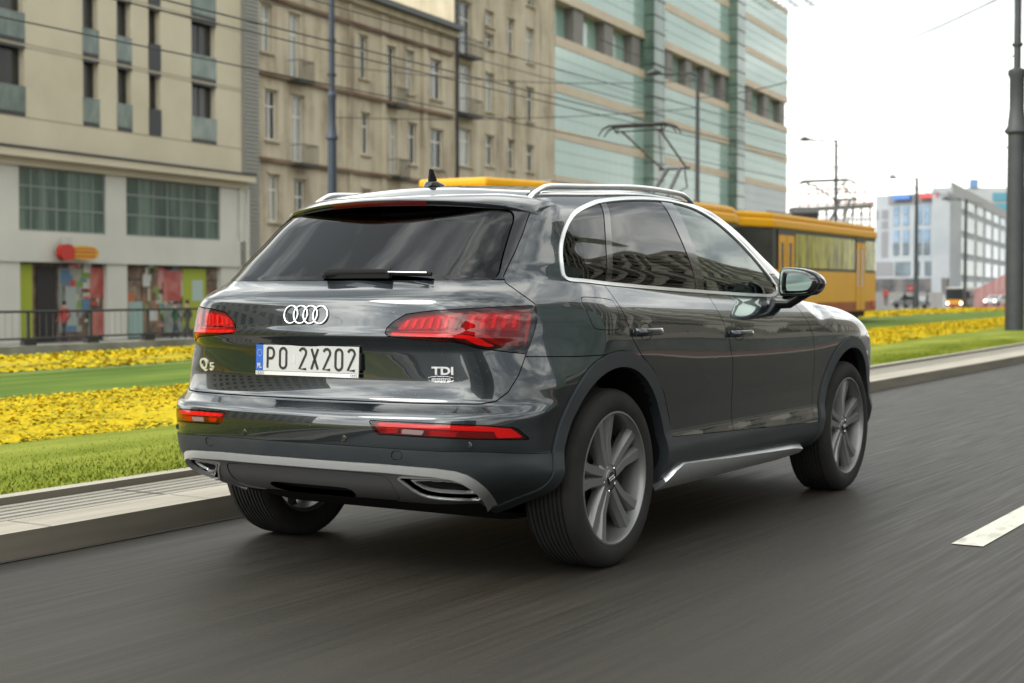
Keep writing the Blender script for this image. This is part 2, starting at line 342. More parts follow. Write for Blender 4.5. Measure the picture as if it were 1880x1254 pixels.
# yellow flowers: small five-sided blossoms over low green cushions, dense, uncountable
def flowers(name,xa,xb,z0,n,ymax,size,label,seed):
    r=np.random.RandomState(seed); V=[];Fc=[];Mi=[]
    ys=-6+(ymax+6)*r.rand(n)**1.35; u=r.rand(n)
    a=np.array([xa(y) for y in ys]); c=np.array([xb(y) for y in ys]); 
    wv=.13*np.sin(ys*.7+seed)+.09*np.sin(ys*2.1+seed*2)
    u=u*1.12-.06+wv*np.abs(u-.5)*2*.35
    dens=np.sin(ys*.55+u*5+seed)+np.sin(ys*1.7-u*7)+r.rand(n)*2.2; keep=dens>-.15; ys,u,a,c=ys[keep],u[keep],a[keep],c[keep]; n=len(ys)
    xs=a*(1-u)+c*u; sc=size*(.7+.7*r.rand(n))*(1+np.maximum(ys,0)*.02)
    zz=np.array([cz(y) for y in ys])+z0+r.rand(n)*.10*np.clip(1-(2*u-1)**6,.25,1)
    ang=r.rand(n)*6.28; tl=(r.rand(n,2)-.5)*1.1; col=(r.rand(n)<.13).astype(int)
    k=5; t=np.arange(k)*2*np.pi/k
    P_=np.zeros((n,k,3)); dx=np.cos(t[None]+ang[:,None])*sc[:,None]; dy=np.sin(t[None]+ang[:,None])*sc[:,None]
    P_[:,:,0]=xs[:,None]+dx; P_[:,:,1]=ys[:,None]+dy; P_[:,:,2]=zz[:,None]+dx*tl[:,:1]+dy*tl[:,1:]
    me=bpy.data.meshes.new(name); me.vertices.add(n*k); me.vertices.foreach_set('co',P_.ravel()); me.loops.add(n*k); me.loops.foreach_set('vertex_index',np.arange(n*k,dtype=np.int32)); me.polygons.add(n); me.polygons.foreach_set('loop_start',np.arange(0,n*k,k,dtype=np.int32)); me.polygons.foreach_set('material_index',col.astype(np.int32)); me.update(calc_edges=True)
    me.materials.append(FLOW); me.materials.append(GRASS); o=bpy.data.objects.new(name,me); COL.objects.link(o); setp(o,label,'flowers',None,'stuff'); return o
FLB=noisy('flower_cushion',(.30,.29,.02),(.74,.55,.018),.95,(1,.35,1),5,8,.6,.03,lo=.36,hi=.56,c3=(.62,.48,.018),spec=.1)
strip('flower_soil',xf1,xf2,.16,.16,FLB,ys=YF,nu=8,zf=lambda u,y:.045*min(1,8*min(u,1-u))); strip('flower_soil',xf3,xf4,.12,.10,FLB,ys=YF,nu=6,zf=lambda u,y:.04*min(1,8*min(u,1-u)))
flowers('flower_bed',xf1,xf2,.165,170000,60,.0125,'wide band of yellow flowers between the two green lawns beside the road',2)
flowers('flower_bed',xf3,xf4,.12,60000,90,.022,'narrow far band of yellow flowers in front of the low railing wall',5)
# grass blades on the near lawn
def blades(n,seed):
    r=np.random.RandomState(seed); ys=-5+30*r.rand(n)**1.2; u=r.rand(n); a=np.array([xk2(y) for y in ys]); c=np.array([xf1(y) for y in ys]); xs=a*(1-u)+c*u
    z=.135+.05*np.sin(np.pi*u); h=.012+.020*r.rand(n); ang=r.rand(n)*6.28; wd=.004+.003*r.rand(n); lx=(r.rand(n,2)-.5)*.04
    P_=np.zeros((n,3,3)); P_[:,0]=np.stack([xs-wd*np.cos(ang),ys-wd*np.sin(ang),z],1); P_[:,1]=np.stack([xs+wd*np.cos(ang),ys+wd*np.sin(ang),z],1); P_[:,2]=np.stack([xs+lx[:,0],ys+lx[:,1],z+h],1)
    me=bpy.data.meshes.new('grass_blades'); me.vertices.add(3*n); me.vertices.foreach_set('co',P_.ravel()); me.loops.add(3*n); me.loops.foreach_set('vertex_index',np.arange(3*n,dtype=np.int32)); me.polygons.add(n); me.polygons.foreach_set('loop_start',np.arange(0,3*n,3,dtype=np.int32)); me.polygons.foreach_set('material_index',(r.rand(n)<.15).astype(np.int32)); me.update(calc_edges=True)
    me.materials.append(GRASS); me.materials.append(GRASS2); o=bpy.data.objects.new('grass_blades',me); COL.objects.link(o); setp(o,'short grass blades of the bright green lawn along the kerb','grass',None,'stuff')
blades(120000,9)
# rails of the grassed tramway
RAIL=mat('rail_steel',(.16,.13,.11),.4,.8)
tx=lambda y:-11.6-.052*(y-16)
for dx in (-.72,.72): strip('tram_rail',lambda y,d=dx:tx(y)+d-.035,lambda y,d=dx:tx(y)+d+.035,.175,.175,RAIL,ys=[-40,-10,10,30,60,100,200,330])
# outlying ground
b=MB(); xs=[-900,-400,-200,-120,-80,-60,-45,-30,-14]; ys=[-300,-60,-20,0,20,40,60,80,100,120,150,180,210,300,600,1200]
vs=[(x,y,gz(x,y)) for x in xs for y in ys]; m_=len(ys)
b.add(vs,[(i*m_+j,(i+1)*m_+j,(i+1)*m_+j+1,i*m_+j+1) for i in range(len(xs)-1) for j in range(m_-1)])
PAVE=noisy('paving',(.19,.18,.165),(.27,.255,.23),.85,nscale=.6,detail=8); o=b.build('ground',PAVE); o['kind']='structure'
b=MB(); b.add([(-14,y,gz(-14,y)) for y in ys]+[(900,y,-1.64) for y in ys],[(i,m_+i,m_+i+1,i+1) for i in range(m_-1)]); o=b.build('ground',PAVE); o['kind']='structure'
# right side of the road: kerb and pavement
strip('pavement',lin([(-40,11.6),(330,11.6)]),lin([(-40,21.4),(330,21.4)]),.12,.12,noisy('red_paving',(.17,.095,.075),(.24,.14,.11),.85,nscale=2)); strip('kerb',lin([(-40,11.5),(330,11.5)]),lin([(-40,11.6),(330,11.6)]),0,.12,CONC)
# lane dashes
LINE=noisy('road_paint',(.30,.28,.23),(.80,.76,.65),.6,(1,.25,1),16,8,lo=.22,hi=.50)
b0=None
for i,y in enumerate((1.28,13.3,25.3,37.3,49.3,61.3)):
    b=MB(); x0=1.94-.006*y; b.add([(x0,y,.004+cz(y)),(x0+.14,y,.004+cz(y)),(x0+.12,y+4,.004+cz(y+4)),(x0-.02,y+4,.004+cz(y+4))],[(0,1,2,3)]); o=b.build('road_marking',LINE); o['kind']='structure'
# ---------------------------------------------------------------- facades
class Fac:
    """a facade plane: origin at column px0 and depth D0, running away at the street heading"""
    def __init__(s,px0,D0,head=-7.2,setback=0.):
        s.o=np.array(at(px0,D0)); h=R_(head); s.d=np.array([math.sin(h),math.cos(h)]); s.n=np.array([s.d[1],-s.d[0]]); s.o=s.o-s.n*setback   # n faces the street (+x)
    def t(s,px):
        r=Fh+Rh*((px-940)/FPX); A_=np.array([[r[0],-s.d[0]],[r[1],-s.d[1]]]); q=np.linalg.solve(A_,s.o-CAMP[:2]); return float(q[1])
    def D(s,px):
        r=Fh+Rh*((px-940)/FPX); A_=np.array([[r[0],-s.d[0]],[r[1],-s.d[1]]]); return float(np.linalg.solve(A_,s.o-CAMP[:2])[0])
    def z(s,px,py): return float(zat(py,s.D(px)))
    def M(s):   # local: x along the facade, y outward, z up
        return Matrix(((s.d[0],s.n[0],0,s.o[0]),(s.d[1],s.n[1],0,s.o[1]),(0,0,1,0),(0,0,0,1)))
def wallh(b,u0,u1,v0,v1,holes,y=0,depth=.3,mi=0,M=None):
    """wall face with rectangular openings and their reveals"""
    us=sorted({u0,u1,*[h[0] for h in holes],*[h[1] for h in holes]}); vs_=sorted({v0,v1,*[h[2] for h in holes],*[h[3] for h in holes]})
    us=[u for u in us if u0<=u<=u1]; vs_=[v for v in vs_ if v0<=v<=v1]
    def P(u,v,yy=y): p=Vector((u,yy,v)); return M@p if M is not None else p
    for i in range(len(us)-1):
        for j in range(len(vs_)-1):
            uc,vc=(us[i]+us[i+1])/2,(vs_[j]+vs_[j+1])/2
            if any(h[0]<uc<h[1] and h[2]<vc<h[3] for h in holes): continue
            b.add([P(us[i],vs_[j]),P(us[i+1],vs_[j]),P(us[i+1],vs_[j+1]),P(us[i],vs_[j+1])],[(0,1,2,3)],mi)
    for h in holes:
        a,c,d,e=h[:4]
        for (p,q) in (((a,d),(a,e)),((a,e),(c,e)),((c,e),(c,d)),((c,d),(a,d))):
            b.add([P(*p),P(*q),P(*q,y-depth),P(*p,y-depth)],[(0,1,2,3)],mi)
def window(parent,M,u0,u1,v0,v1,y,fr,pane,fw=.07,mull=1,trans=(),name='window',back=True,curtain=None):
    b=MB(); M=M@Matrix.Translation((0,y,0))
    b.box(u0,u1,-.05,.0,v0,v0+fw,M=M); b.box(u0,u1,-.05,.0,v1-fw,v1,M=M); b.box(u0,u0+fw,-.05,.0,v0+fw,v1-fw,M=M); b.box(u1-fw,u1,-.05,.0,v0+fw,v1-fw,M=M)
    for k in range(1,mull+1):
        u=u0+(u1-u0)*k/(mull+1); b.box(u-fw*.5,u+fw*.5,-.048,-.002,v0+fw,v1-fw,M=M)
    for t in trans:
        v=v0+(v1-v0)*t; b.box(u0+fw,u1-fw,-.046,-.004,v-fw*.5,v+fw*.5,M=M)
    o=b.build(name,fr,parent)
    p=MB(); p.add([M@Vector((u0,-.03,v0)),M@Vector((u1,-.03,v0)),M@Vector((u1,-.03,v1)),M@Vector((u0,-.03,v1))],[(0,1,2,3)]); p.build('pane',pane,o)
    return o
WGL=mat('window_glass',(.035,.045,.045),.06,0,0,.9); WGL2=noisy('window_curtained',(.26,.30,.28),(.72,.72,.66),.25,(6,6,.2),2.5,3,spec=.8); WFR=mat('window_frame_white',(1.0,.97,.88),.6); DFR=mat('dark_frame',(.045,.05,.055),.5)
WGL4=mat('dusky_glass',(.05,.05,.045),.12,spec=.6); WGL3=noisy('glass_dim',(.05,.06,.06),(.13,.15,.14),.10,(1,1,.4),.8,2,spec=.9)
# --- building A: beige apartment block over shops, on the left
STONE=noisy('beige_panels',(.72,.645,.47),(.84,.76,.57),.75,(1,1,1),.25,6,.05,.01); STONE2=noisy('pale_panels',(.70,.69,.61),(.80,.785,.70),.7,nscale=.3)
RIB=mat('ribbed_metal',(.42,.42,.38),.5,.3)
FA=Fac(230,66); MA=FA.M(); tA=FA.t; zA=FA.z
bA=empty('apartment_block',(FA.o[0],FA.o[1],-1),0,'beige panel apartment block with white pillars over street level shops, at the left edge','building')
MW=MA; MA=Matrix.Translation(-bA.location)@MW
def ZA(px,py): return FA.z(px,py)
cols=[(-140,-95,1),(0-60,50,2),(157,185,0),(219,245,0),(277,298,3),(355,399,0)]
z_r1=(ZA(377,150),ZA(377,27)); z_r2=(ZA(377,263),ZA(377,172)); 
flr=z_r1[0]-z_r2[0]
holes=[];wins=[]
for (a,c,k) in cols:
    for r in range(0,4):
        z0=z_r2[0]+flr*r; z1=z0+2.75
        h=(tA(a),tA(c),z0,z1); holes.append(h); wins.append((h,k))
zs=ZA(200,300)-.0; zled=ZA(445,325); zc=zled-.0
uL,uR=tA(-160),tA(446)
b=MB(); ztop=z_r2[0]+flr*4.4; wallh(b,uL,uR,zled,ztop,holes,0,.45,0,MA)
b.box(uL,uR,-14,-.46,-1,ztop,M=MA); b.add([MA@Vector(v) for v in ((uL,0,ztop),(uR,0,ztop),(uR,-.5,ztop),(uL,-.5,ztop))],[(0,1,2,3)])
b.add([MA@Vector(v) for v in ((uR,0,zled),(uR,-.46,zled),(uR,-.46,ztop),(uR,0,ztop))],[(0,1,2,3)])
b.build('wall',STONE,bA)
b=MB(); 
for r in range(0,5):
    for dz_ in (-.02,2.78): 
        z=z_r2[0]+flr*r+dz_-.05; 
        if z>zled+.3: b.box(uL,uR,.003,.006,z,z+.035,M=MA)
b.build('panel_joint',mat('joint_grey',(.30,.26,.19),.8),bA)
GLB=noisy('balustrade_glass',(.12,.17,.145),(.30,.37,.32),.12,(1,1,.5),.9,4,spec=.7)
for h,k in wins:
    window(bA,MA,h[0],h[1],h[2],h[3],-.30,DFR,WGL4,.06,1 if (h[1]-h[0])>1.4 else 0)
    b=MB(); b.box(h[0]-.02,h[1]+.02,-.02,.02,h[2]-.02,h[2]+.16,M=MA); b.build('window_sill',DFR,bA)
    b=MB(); b.box(h[0]-.02,h[1]+.02,-.02,.03,h[3]-.08,h[3]+.05,M=MA); b.build('window_lintel',DFR,bA)
    b=MB(); b.box(h[0]-.03,h[1]+.03,.001,.025,h[2]+.14,h[2]+1.12,M=MA); b.box(h[0]-.03,h[1]+.03,-.01,.035,h[2]+1.121,h[2]+1.17,M=MA); b.build('balustrade',DFR if k==3 else GLB,bA)
# ledge, mezzanine, ground floor
b=MB(); b.box(uL,uR+.1,.0,.75,zled-.32,zled-.003,M=MA); b.build('ledge',STONE,bA)
b=MB(); b.box(uL,uR+.1,.02,.80,zled,zled+.10,M=MA); b.build('ledge_capping',DFR,bA)
b=MB(); b.box(uL,uR,.0,.35,zled-.62,zled-.323,M=MA); b.build('soffit',STONE,bA)
zm1=zled-.62; zm0=ZA(300,437); zb0=ZA(300,487)
b=MB(); b.box(uL,uR,.0,.30,zb0,zm0,M=MA); b.build('shop_fascia',STONE2,bA)
colsA=[(0-30,30),(190,227),(400,432)]
for a,c in colsA:
    b=MB(); b.box(tA(a),tA(c),-.05,.22,-1,zb0-.003,M=MA); b.box(tA(a),tA(c),-.05,.20,zm0+.003,zm1-.003,M=MA); b.build('pillar',STONE2,bA)
b=MB(); b.box(tA(433),uR,-.1,.30,-1,zm1-.003,M=MA); b.box(tA(443),uR+.0,.301,.42,-1,zm1-.003,M=MA); b.build('wall_pier',STONE2,bA)
TEAL=noisy('teal_glass',(.035,.075,.068),(.16,.24,.20),.10,(.9,.9,.12),1.2,4,spec=.6,c3=(.07,.125,.11))
for a,c in ((-160,0-30),(30,190),(227,400)):
    window(bA,MA,tA(a),tA(c),zm0,zm1,.12,mat('grey_frame',(.26,.31,.28),.5),TEAL,.07,6,(.36,.70))
SHOPG=noisy('shop_back',(.06,.05,.04),(.34,.28,.20),.6,(1,1,1),1.6,6,c3=(.20,.12,.08))
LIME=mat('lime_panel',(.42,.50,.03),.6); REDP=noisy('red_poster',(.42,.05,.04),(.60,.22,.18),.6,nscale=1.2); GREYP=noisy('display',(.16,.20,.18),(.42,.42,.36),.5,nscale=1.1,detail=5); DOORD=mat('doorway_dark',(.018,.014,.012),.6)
ORP=noisy('display_warm',(.12,.09,.06),(.40,.22,.12),.6,nscale=1.6,detail=5)
def shop(items,a,c):
    f=window(bA,MA,tA(a),tA(c),-1,zb0,-.02,DFR,SHOPG,.07,3,(.80,),name='shopfront')
    for i,(p,q,v0,v1,m) in enumerate(items):
        b=MB(); b.box(tA(p),tA(q),-.045+.006*i,-.035+.006*i+.03,-1+v0*(zb0+1),-1+v1*(zb0+1),M=MA); b.build('display_panel' if m is not DOORD else 'doorway',m,f)
def goods(a,c,seed):
    r=random.Random(seed); ms=[mat('goods_'+n,cc,.5) for n,cc in (('red',(.55,.06,.05)),('green',(.20,.34,.06)),('cream',(.55,.50,.38)),('blue',(.10,.22,.36)),('white',(.62,.62,.58)),('brown',(.16,.09,.05)),('pink',(.60,.28,.26)))]
    b=MB()
    for k in range(70):
        x=tA(a)+(tA(c)-tA(a))*r.random(); z=-.6+3.2*r.random(); b.box(x,x+.15+.5*r.random(),-.004,.006+.004*r.random(),z,z+.12+.5*r.random(),mi=r.randrange(7),M=MA)
    b.build('window_display',ms,bA)
goods(108,192,3); goods(262,336,8)
shop([(37,60,.0,.98,LIME),(68,104,.0,.95,DOORD),(108,150,.12,.93,GREYP),(120,140,.2,.7,mat('pale_poster',(.40,.46,.42),.5)),(166,192,.55,.95,REDP),(168,192,.05,.40,REDP)],32,199)
shop([(232,248,.30,.62,mat('orange_poster',(.55,.16,.05),.5)),(236,262,.02,.50,mat('cyan_poster',(.36,.52,.47),.5)),(262,292,.08,.9,ORP),(300,332,.50,.93,REDP),(336,378,.10,.96,LIME),(352,372,.50,.80,mat('mint_poster',(.50,.62,.55),.5)),(300,334,.05,.46,GREYP)],228,408)
b=MB()
for k in range(60):
    z=zA(446,620)+k*.62
b.box(tA(447),tA(474),-.5,.10,-1,ztop+1,M=MA)
for k in range(150):
    z=-.8+k*.2
    if z<ztop: b.box(tA(447),tA(474),.10,.17,z,z+.10,M=MA)
b.build('ribbed_pier',RIB,bA)
MA=MW
sg=empty('shop_sign',(*at(120,65.4),2.6),0,'oval red and yellow projecting sign fixed on the pale shop fascia','sign')
QM=MA@Matrix(((1,0,0,0),(0,0,1,.52),(0,1,0,0),(0,0,0,1)))
zs0,zs1=zA(122,477),zA(122,452)
b=MB(); b.prism([(x,y) for x,y in chaik([(tA(104),zs0),(tA(157),zs0),(tA(157),zs1),(tA(104),zs1)],2)],.0,.22,M=QM)
q=b.build('sign_board',mat('sign_yellow',(.80,.45,.02),.4),sg); q.location=-sg.location
b=MB(); b.prism([(x,y) for x,y in chaik([(tA(86),zs0-.05),(tA(112),zs0-.05),(tA(112),zs1+.05),(tA(86),zs1+.05)],2)],.0,.26,M=QM)
for f0,f1_ in ((.20,.30),(.50,.60),(.76,.83)): b.box(tA(112),tA(151),.742,.755,zs0+(zs1-zs0)*f0,zs0+(zs1-zs0)*f1_,M=MA)
q=b.build('sign_emblem',mat('sign_red',(.60,.035,.02),.4),sg); q.location=-sg.location
b=MB(); b.box(tA(95),tA(110),.55,.70,zA(122,450),zA(122,437),M=MA); q=b.build('sign_figure',mat('sign_white',(.62,.62,.60),.4),sg); q.location=-sg.location
# --- building B: old tenement with bare plaster
OLD=mat('old_plaster',(.3,.25,.18),.9); nt=OLD.node_tree; bb=nt.nodes['Principled BSDF']; L=nt.links.new
tc=nn(nt,'ShaderNodeTexCoord'); n1=nn(nt,'ShaderNodeTexNoise'); n1.inputs['Scale'].default_value=.32; n1.inputs['Detail'].default_value=9; n1.inputs['Roughness'].default_value=.7
mpv=nn(nt,'ShaderNodeMapping'); mpv.inputs['Scale'].default_value=(2.2,2.2,.25); n2=nn(nt,'ShaderNodeTexNoise'); n2.inputs['Scale'].default_value=.7; n2.inputs['Detail'].default_value=6
L(tc.outputs['Object'],n1.inputs['Vector']); L(tc.outputs['Object'],mpv.inputs[0]); L(mpv.outputs[0],n2.inputs['Vector'])
cr=nn(nt,'ShaderNodeValToRGB'); e=cr.color_ramp.elements; e[0].position=.34; e[0].color=(.19,.155,.105,1); e[1].position=.62; e[1].color=(.47,.415,.315,1); x=e.new(.48); x.color=(.385,.332,.240,1)
mxx=nn(nt,'ShaderNodeMath',operation='MULTIPLY_ADD'); mxx.inputs[1].default_value=.5; m2=nn(nt,'ShaderNodeMath',operation='MULTIPLY'); m2.inputs[1].default_value=.5; L(n2.outputs['Fac'],m2.inputs[0]); L(n1.outputs['Fac'],mxx.inputs[0]); L(m2.outputs[0],mxx.inputs[2]); L(mxx.outputs[0],cr.inputs[0]); L(cr.outputs[0],bb.inputs['Base Color'])
bp=nn(nt,'ShaderNodeBump'); bp.inputs['Strength'].default_value=.5; bp.inputs['Distance'].default_value=.06; L(n1.outputs['Fac'],bp.inputs['Height']); L(bp.outputs[0],bb.inputs['Normal'])
TRIM=noisy('cornice_dark',(.16,.075,.045),(.30,.22,.14),.85,(.4,.4,1),.9,4); IRON=mat('iron_rail',(.03,.03,.03),.6)
def tenement(name,u0,u1,z1,rows,label,roof=None,z0=-1.0):
    e_=empty(name,tuple(MA@Vector((u0,0,-1))),0,label,'building'); E=Matrix.Translation(-e_.location)@MA
    b=MB(); wallh(b,u0,u1,z0,z1,[r[:4] for r in rows],0,.28,0,E); b.box(u0,u1,-11,-.29,z0,z1,M=E)
    b.add([E@Vector(v) for v in ((u0,0,z1),(u1,0,z1),(u1,-.3,z1),(u0,-.3,z1))]+[E@Vector(v) for v in ((u1,0,z0),(u1,-.3,z0),(u1,-.3,z1),(u1,0,z1))]+[E@Vector(v) for v in ((u0,0,z0),(u0,-.3,z0),(u0,-.3,z1),(u0,0,z1))],[(0,1,2,3),(4,5,6,7),(8,9,10,11)])
    b.build('wall',OLD,e_)
    for i,r in enumerate(rows):
        wdt=r[1]-r[0]; window(e_,E,r[0],r[1],r[2],r[3],-.20,WFR if r[4]!=2 else DFR,(WGL2,WGL3,WGL2,WGL)[(i*5+int(r[2]*7))%4],.08,1 if wdt>.8 else 0,(.68,))
        b=MB(); b.box(r[0]-.12,r[1]+.12,.0,.16,r[2]-.12,r[2]-.02,M=E); b.build('window_sill',OLD if r[4]==0 else IRON,e_); b=MB(); b.box(r[0]-.10,r[1]+.10,.002,.06,r[3]+.02,r[3]+.14,M=E); b.build('window_lintel',OLD,e_)
        if r[4]==1:
            b=MB(); b.box(r[0]-.18,r[1]+.18,.0,.75,r[2]-.30,r[2]-.16,M=E); b.box(r[0]-.18,r[1]+.18,.71,.75,r[2]+.80,r[2]+.85,M=E)
            n_=9
            for k in range(n_+1): uu=r[0]-.16+(wdt+.32)*k/n_; b.box(uu-.012,uu+.012,.72,.744,r[2]-.16,r[2]+.80,M=E)
            for uu in (r[0]-.17,r[1]+.15): b.box(uu,uu+.02,.0,.71,r[2]+.80,r[2]+.84,M=E)
            b.build('balcony',IRON,e_)
    return e_,E
def W(px0,px1,py0,py1,k=0):
    pm=(px0+px1)/2; return (tA(px0),tA(px1),FA.z(pm,py1),FA.z(pm,py0),k)
B1=[W(482,503,11,98),W(533,554,28,146,1),W(661,677,68,146),W(712,728,88,191,1),W(747,761,96,174),W(791,812,112,184),
    W(489,512,167,258),W(538,561,177,298,1),W(665,680,209,284),W(717,731,219,321,1),W(750,766,228,302),W(791,815,239,310),
    W(494,515,321,407),W(542,563,330,430,1),W(665,681,348,410),W(717,731,350,440,1),W(752,767,355,425),W(793,815,362,430)]
f3=4.35
g1=[(r[0],r[1],r[2]-f3,r[3]-f3,0) for r in B1[12:]]
zc1=FA.z(700,10+12); ztopB=FA.z(735,34)+.2
tb0,tb1=tA(475),tA(834)
eB,EB=tenement('tenement',tb0,tb1,ztopB,B1+[r for r in g1 if r[2]>-.9],'weathered beige tenement with red string courses, lower than the bare one beside it')
b=MB(); b.box(tb0,tb1+.1,-.1,.75,ztopB-.02,ztopB+.30,M=EB); b.build('roof_cornice',mat('zinc',(.10,.11,.11),.5,.4),eB); b=MB(); b.box(tb0,tb1,.002,.35,ztopB-.38,ztopB-.023,M=EB); b.build('cornice',OLD,eB)
for px,py in ((585,160),(588,308),(718,69)):
    z=FA.z(px,py); b=MB(); b.box(tb0,tb1-.4,.002,.20,z-.10,z+.10,M=EB); b.build('string_course',TRIM,eB)
for px in (640,700,775):
    b=MB(); b.box(tA(px),tA(px+8),.002,.10,-1,ztopB-.4,M=EB); b.build('pilaster',OLD,eB)
B2=[W(842,866,7,102,1),W(842,866,121,210,1),W(842,866,238,305),W(842,866,345,420),W(892,907,25,52),W(892,907,66,92),W(892,907,137,207),W(892,907,250,305),
    W(933,945,39,102),W(933,945,151,214),W(933,945,258,312),W(966,980,56,118),W(966,980,163,225),W(966,980,268,316),W(966,980,-4,14),W(933,945,-40,-5),W(892,907,-60,-20),W(842,866,-80,-25,1)]
zt2=FA.z(930,-100)
e2,E2=tenement('tenement',tA(834)+.02,tA(1018),zt2,B2,'tall bare plaster tenement with narrow scattered windows, directly left of the green glass office')
b=MB(); b.tube([E2@Vector((tA(837),.14,-1)),E2@Vector((tA(837),.14,zt2))],.10,8); b.build('drainpipe',IRON,e2)
# taller house behind the low tenement
e3=empty('rear_house',tuple(MA@Vector((tA(640),-16,-1))),0,'high blank beige gable rising behind the low tenement roof','building'); E3=Matrix.Translation(-e3.location)@MA
b=MB(); b.box(tA(640),tA(834)+6,-22,-11.2,-1,zt2-2,M=E3); b.build('wall',OLD,e3)
b=MB(); 
for k in range(4): b.box(tA(720)+k*3.2,tA(720)+k*3.2+.8,-11.198,-11.14,ztopB+3,ztopB+4.6,M=E3)
b.build('window',WGL,e3)
# --- building C: green glass office
MINT=mat('mint_glass',(.30,.44,.37),.09,0,0,.8); nt=MINT.node_tree; bb=nt.nodes['Principled BSDF']; L=nt.links.new
tc=nn(nt,'ShaderNodeTexCoord'); sp_=nn(nt,'ShaderNodeSeparateXYZ'); L(tc.outputs['Object'],sp_.inputs[0])
n1=nn(nt,'ShaderNodeTexNoise'); n1.inputs['Scale'].default_value=.12; n1.inputs['Detail'].default_value=5; L(tc.outputs['Object'],n1.inputs['Vector'])
fr=nn(nt,'ShaderNodeMath',operation='FRACT'); ml=nn(nt,'ShaderNodeMath',operation='MULTIPLY'); ml.inputs[1].default_value=.72; L(sp_.outputs[1],ml.inputs[0]); L(ml.outputs[0],fr.inputs[0])
lt=nn(nt,'ShaderNodeMath',operation='LESS_THAN'); lt.inputs[1].default_value=.07; L(fr.outputs[0],lt.inputs[0])
cr=nn(nt,'ShaderNodeValToRGB'); e=cr.color_ramp.elements; e[0].position=.3; e[0].color=(.21,.33,.29,1); e[1].position=.7; e[1].color=(.27,.385,.335,1); L(n1.outputs['Fac'],cr.inputs[0])
mx=nn(nt,'ShaderNodeMixRGB'); mx.inputs[2].default_value=(.22,.31,.26,1); L(lt.outputs[0],mx.inputs[0]); L(cr.outputs[0],mx.inputs[1]); L(mx.outputs[0],bb.inputs['Base Color'])
BEIGE=noisy('beige_spandrel',(.70,.58,.42),(.78,.66,.49),.6,nscale=.4); GREYC=mat('grey_column',(.26,.25,.23),.7); DKG=mat('dark_green_glass',(.055,.105,.085),.10,spec=.9)
REFD=noisy('mint_glass_reflection',(.05,.11,.11),(.15,.23,.23),.06,(.8,.8,.25),.6,5,spec=.9,c3=(.08,.15,.15))  # darker copy of the office glass, mirrored surroundings painted into its colour
uc0,uc1=tA(1018)+.02,tA(1443); zroof=33.0
eC=empty('office_building',tuple(MA@Vector((uc0,0,-1))),0,'long mint green glass office block with beige bands and two dark glass fins','building'); EC=Matrix.Translation(-eC.location)@MA
b=MB(); b.box(uc0,uc1,-24,-1.2,-1,zroof-.1,M=EC); b.build('core_wall',GREYC,eC)
bands=[];z=19.74; 
lv=[(23.1,25.8),(26.5,29.2),(29.9,32.5)]; be=[(22.4,23.1),(25.8,26.5),(29.2,29.9),(32.5,33.0)]
zz=19.74
while zz>0: be.append((zz-.69,zz)); lv.append((zz-3.38,zz-.69)); zz-=3.38
be.append((-1,zz)); 
f1,f2=(tA(1181),tA(1201)),(tA(1336),tA(1350))
segs=[(uc0,f1[0]),(f1[1],f2[0]),(f2[1],uc1)]
for si,(a,c) in enumerate(segs):
    for i,(z0,z1) in enumerate(be):
        b=MB(); b.box(a,c,-1.2,.06,z0,z1,M=EC); b.build('beige_band',BEIGE,eC)
    for i,(z0,z1) in enumerate(lv):
        b=MB(); b.box(a,c,-1.2,.0,max(z0,-1)+.003,z1-.003,M=EC); 
        m=MINT
        if si==2 and z1<14: m=REFD
        if si==1 and z1<6: m=REFD
        b.build('glass_band',m,eC)
    # recessed gallery of big windows between columns
    n_=3 if si<2 else 3
    if si==1: n_=4
    wd=(c-a)/n_
    for k in range(n_):
        x0=a+wd*k
        b=MB(); b.box(x0+wd*.62,x0+wd*.92,-1.2,-.15,19.743,22.397,M=EC); b.build('gallery_column',GREYC,eC)
        b=MB(); b.box(x0-.05*wd if k else x0,x0+wd*.62,-1.19,-.9,19.743,22.397,M=EC); b.build('gallery_window',MINT,eC)
    b=MB(); 
    for k in range(1,3):
        for z0,z1 in lv: 
            z=z0+(z1-z0)*k/3; b.box(a,c,.002,.02,z,z+.025,M=EC)
    b.build('glazing_bar',mat('bar_green',(.30,.42,.35),.5),eC)
for a,c in (f1,f2):
    b=MB(); b.box(a,c,-1.2,.9,-1,zroof+.6,M=EC); o=b.build('glass_fin',noisy('fin_glass',(.09,.16,.12),(.22,.33,.25),.10,(1,1,.35),.6,4,spec=.9),eC)
    b=MB()
    for k in range(26): b.box(a-.03,c+.03,-.1,.95,-.5+1.38*k,-.40+1.38*k,M=EC)
    b.build('fin_joint',DFR,o)
b=MB()
for k in range(9): b.box(uc1-14+k*1.9,uc1-13.9+k*1.9,-3,3.0,zroof+.55,zroof+.65,M=EC)
for k in range(3): b.box(uc1-14,uc1+1.3,-1+k*1.8,-.9+k*1.8,zroof+.45,zroof+.55,M=EC)
b.build('roof_trellis',GREYC,eC)
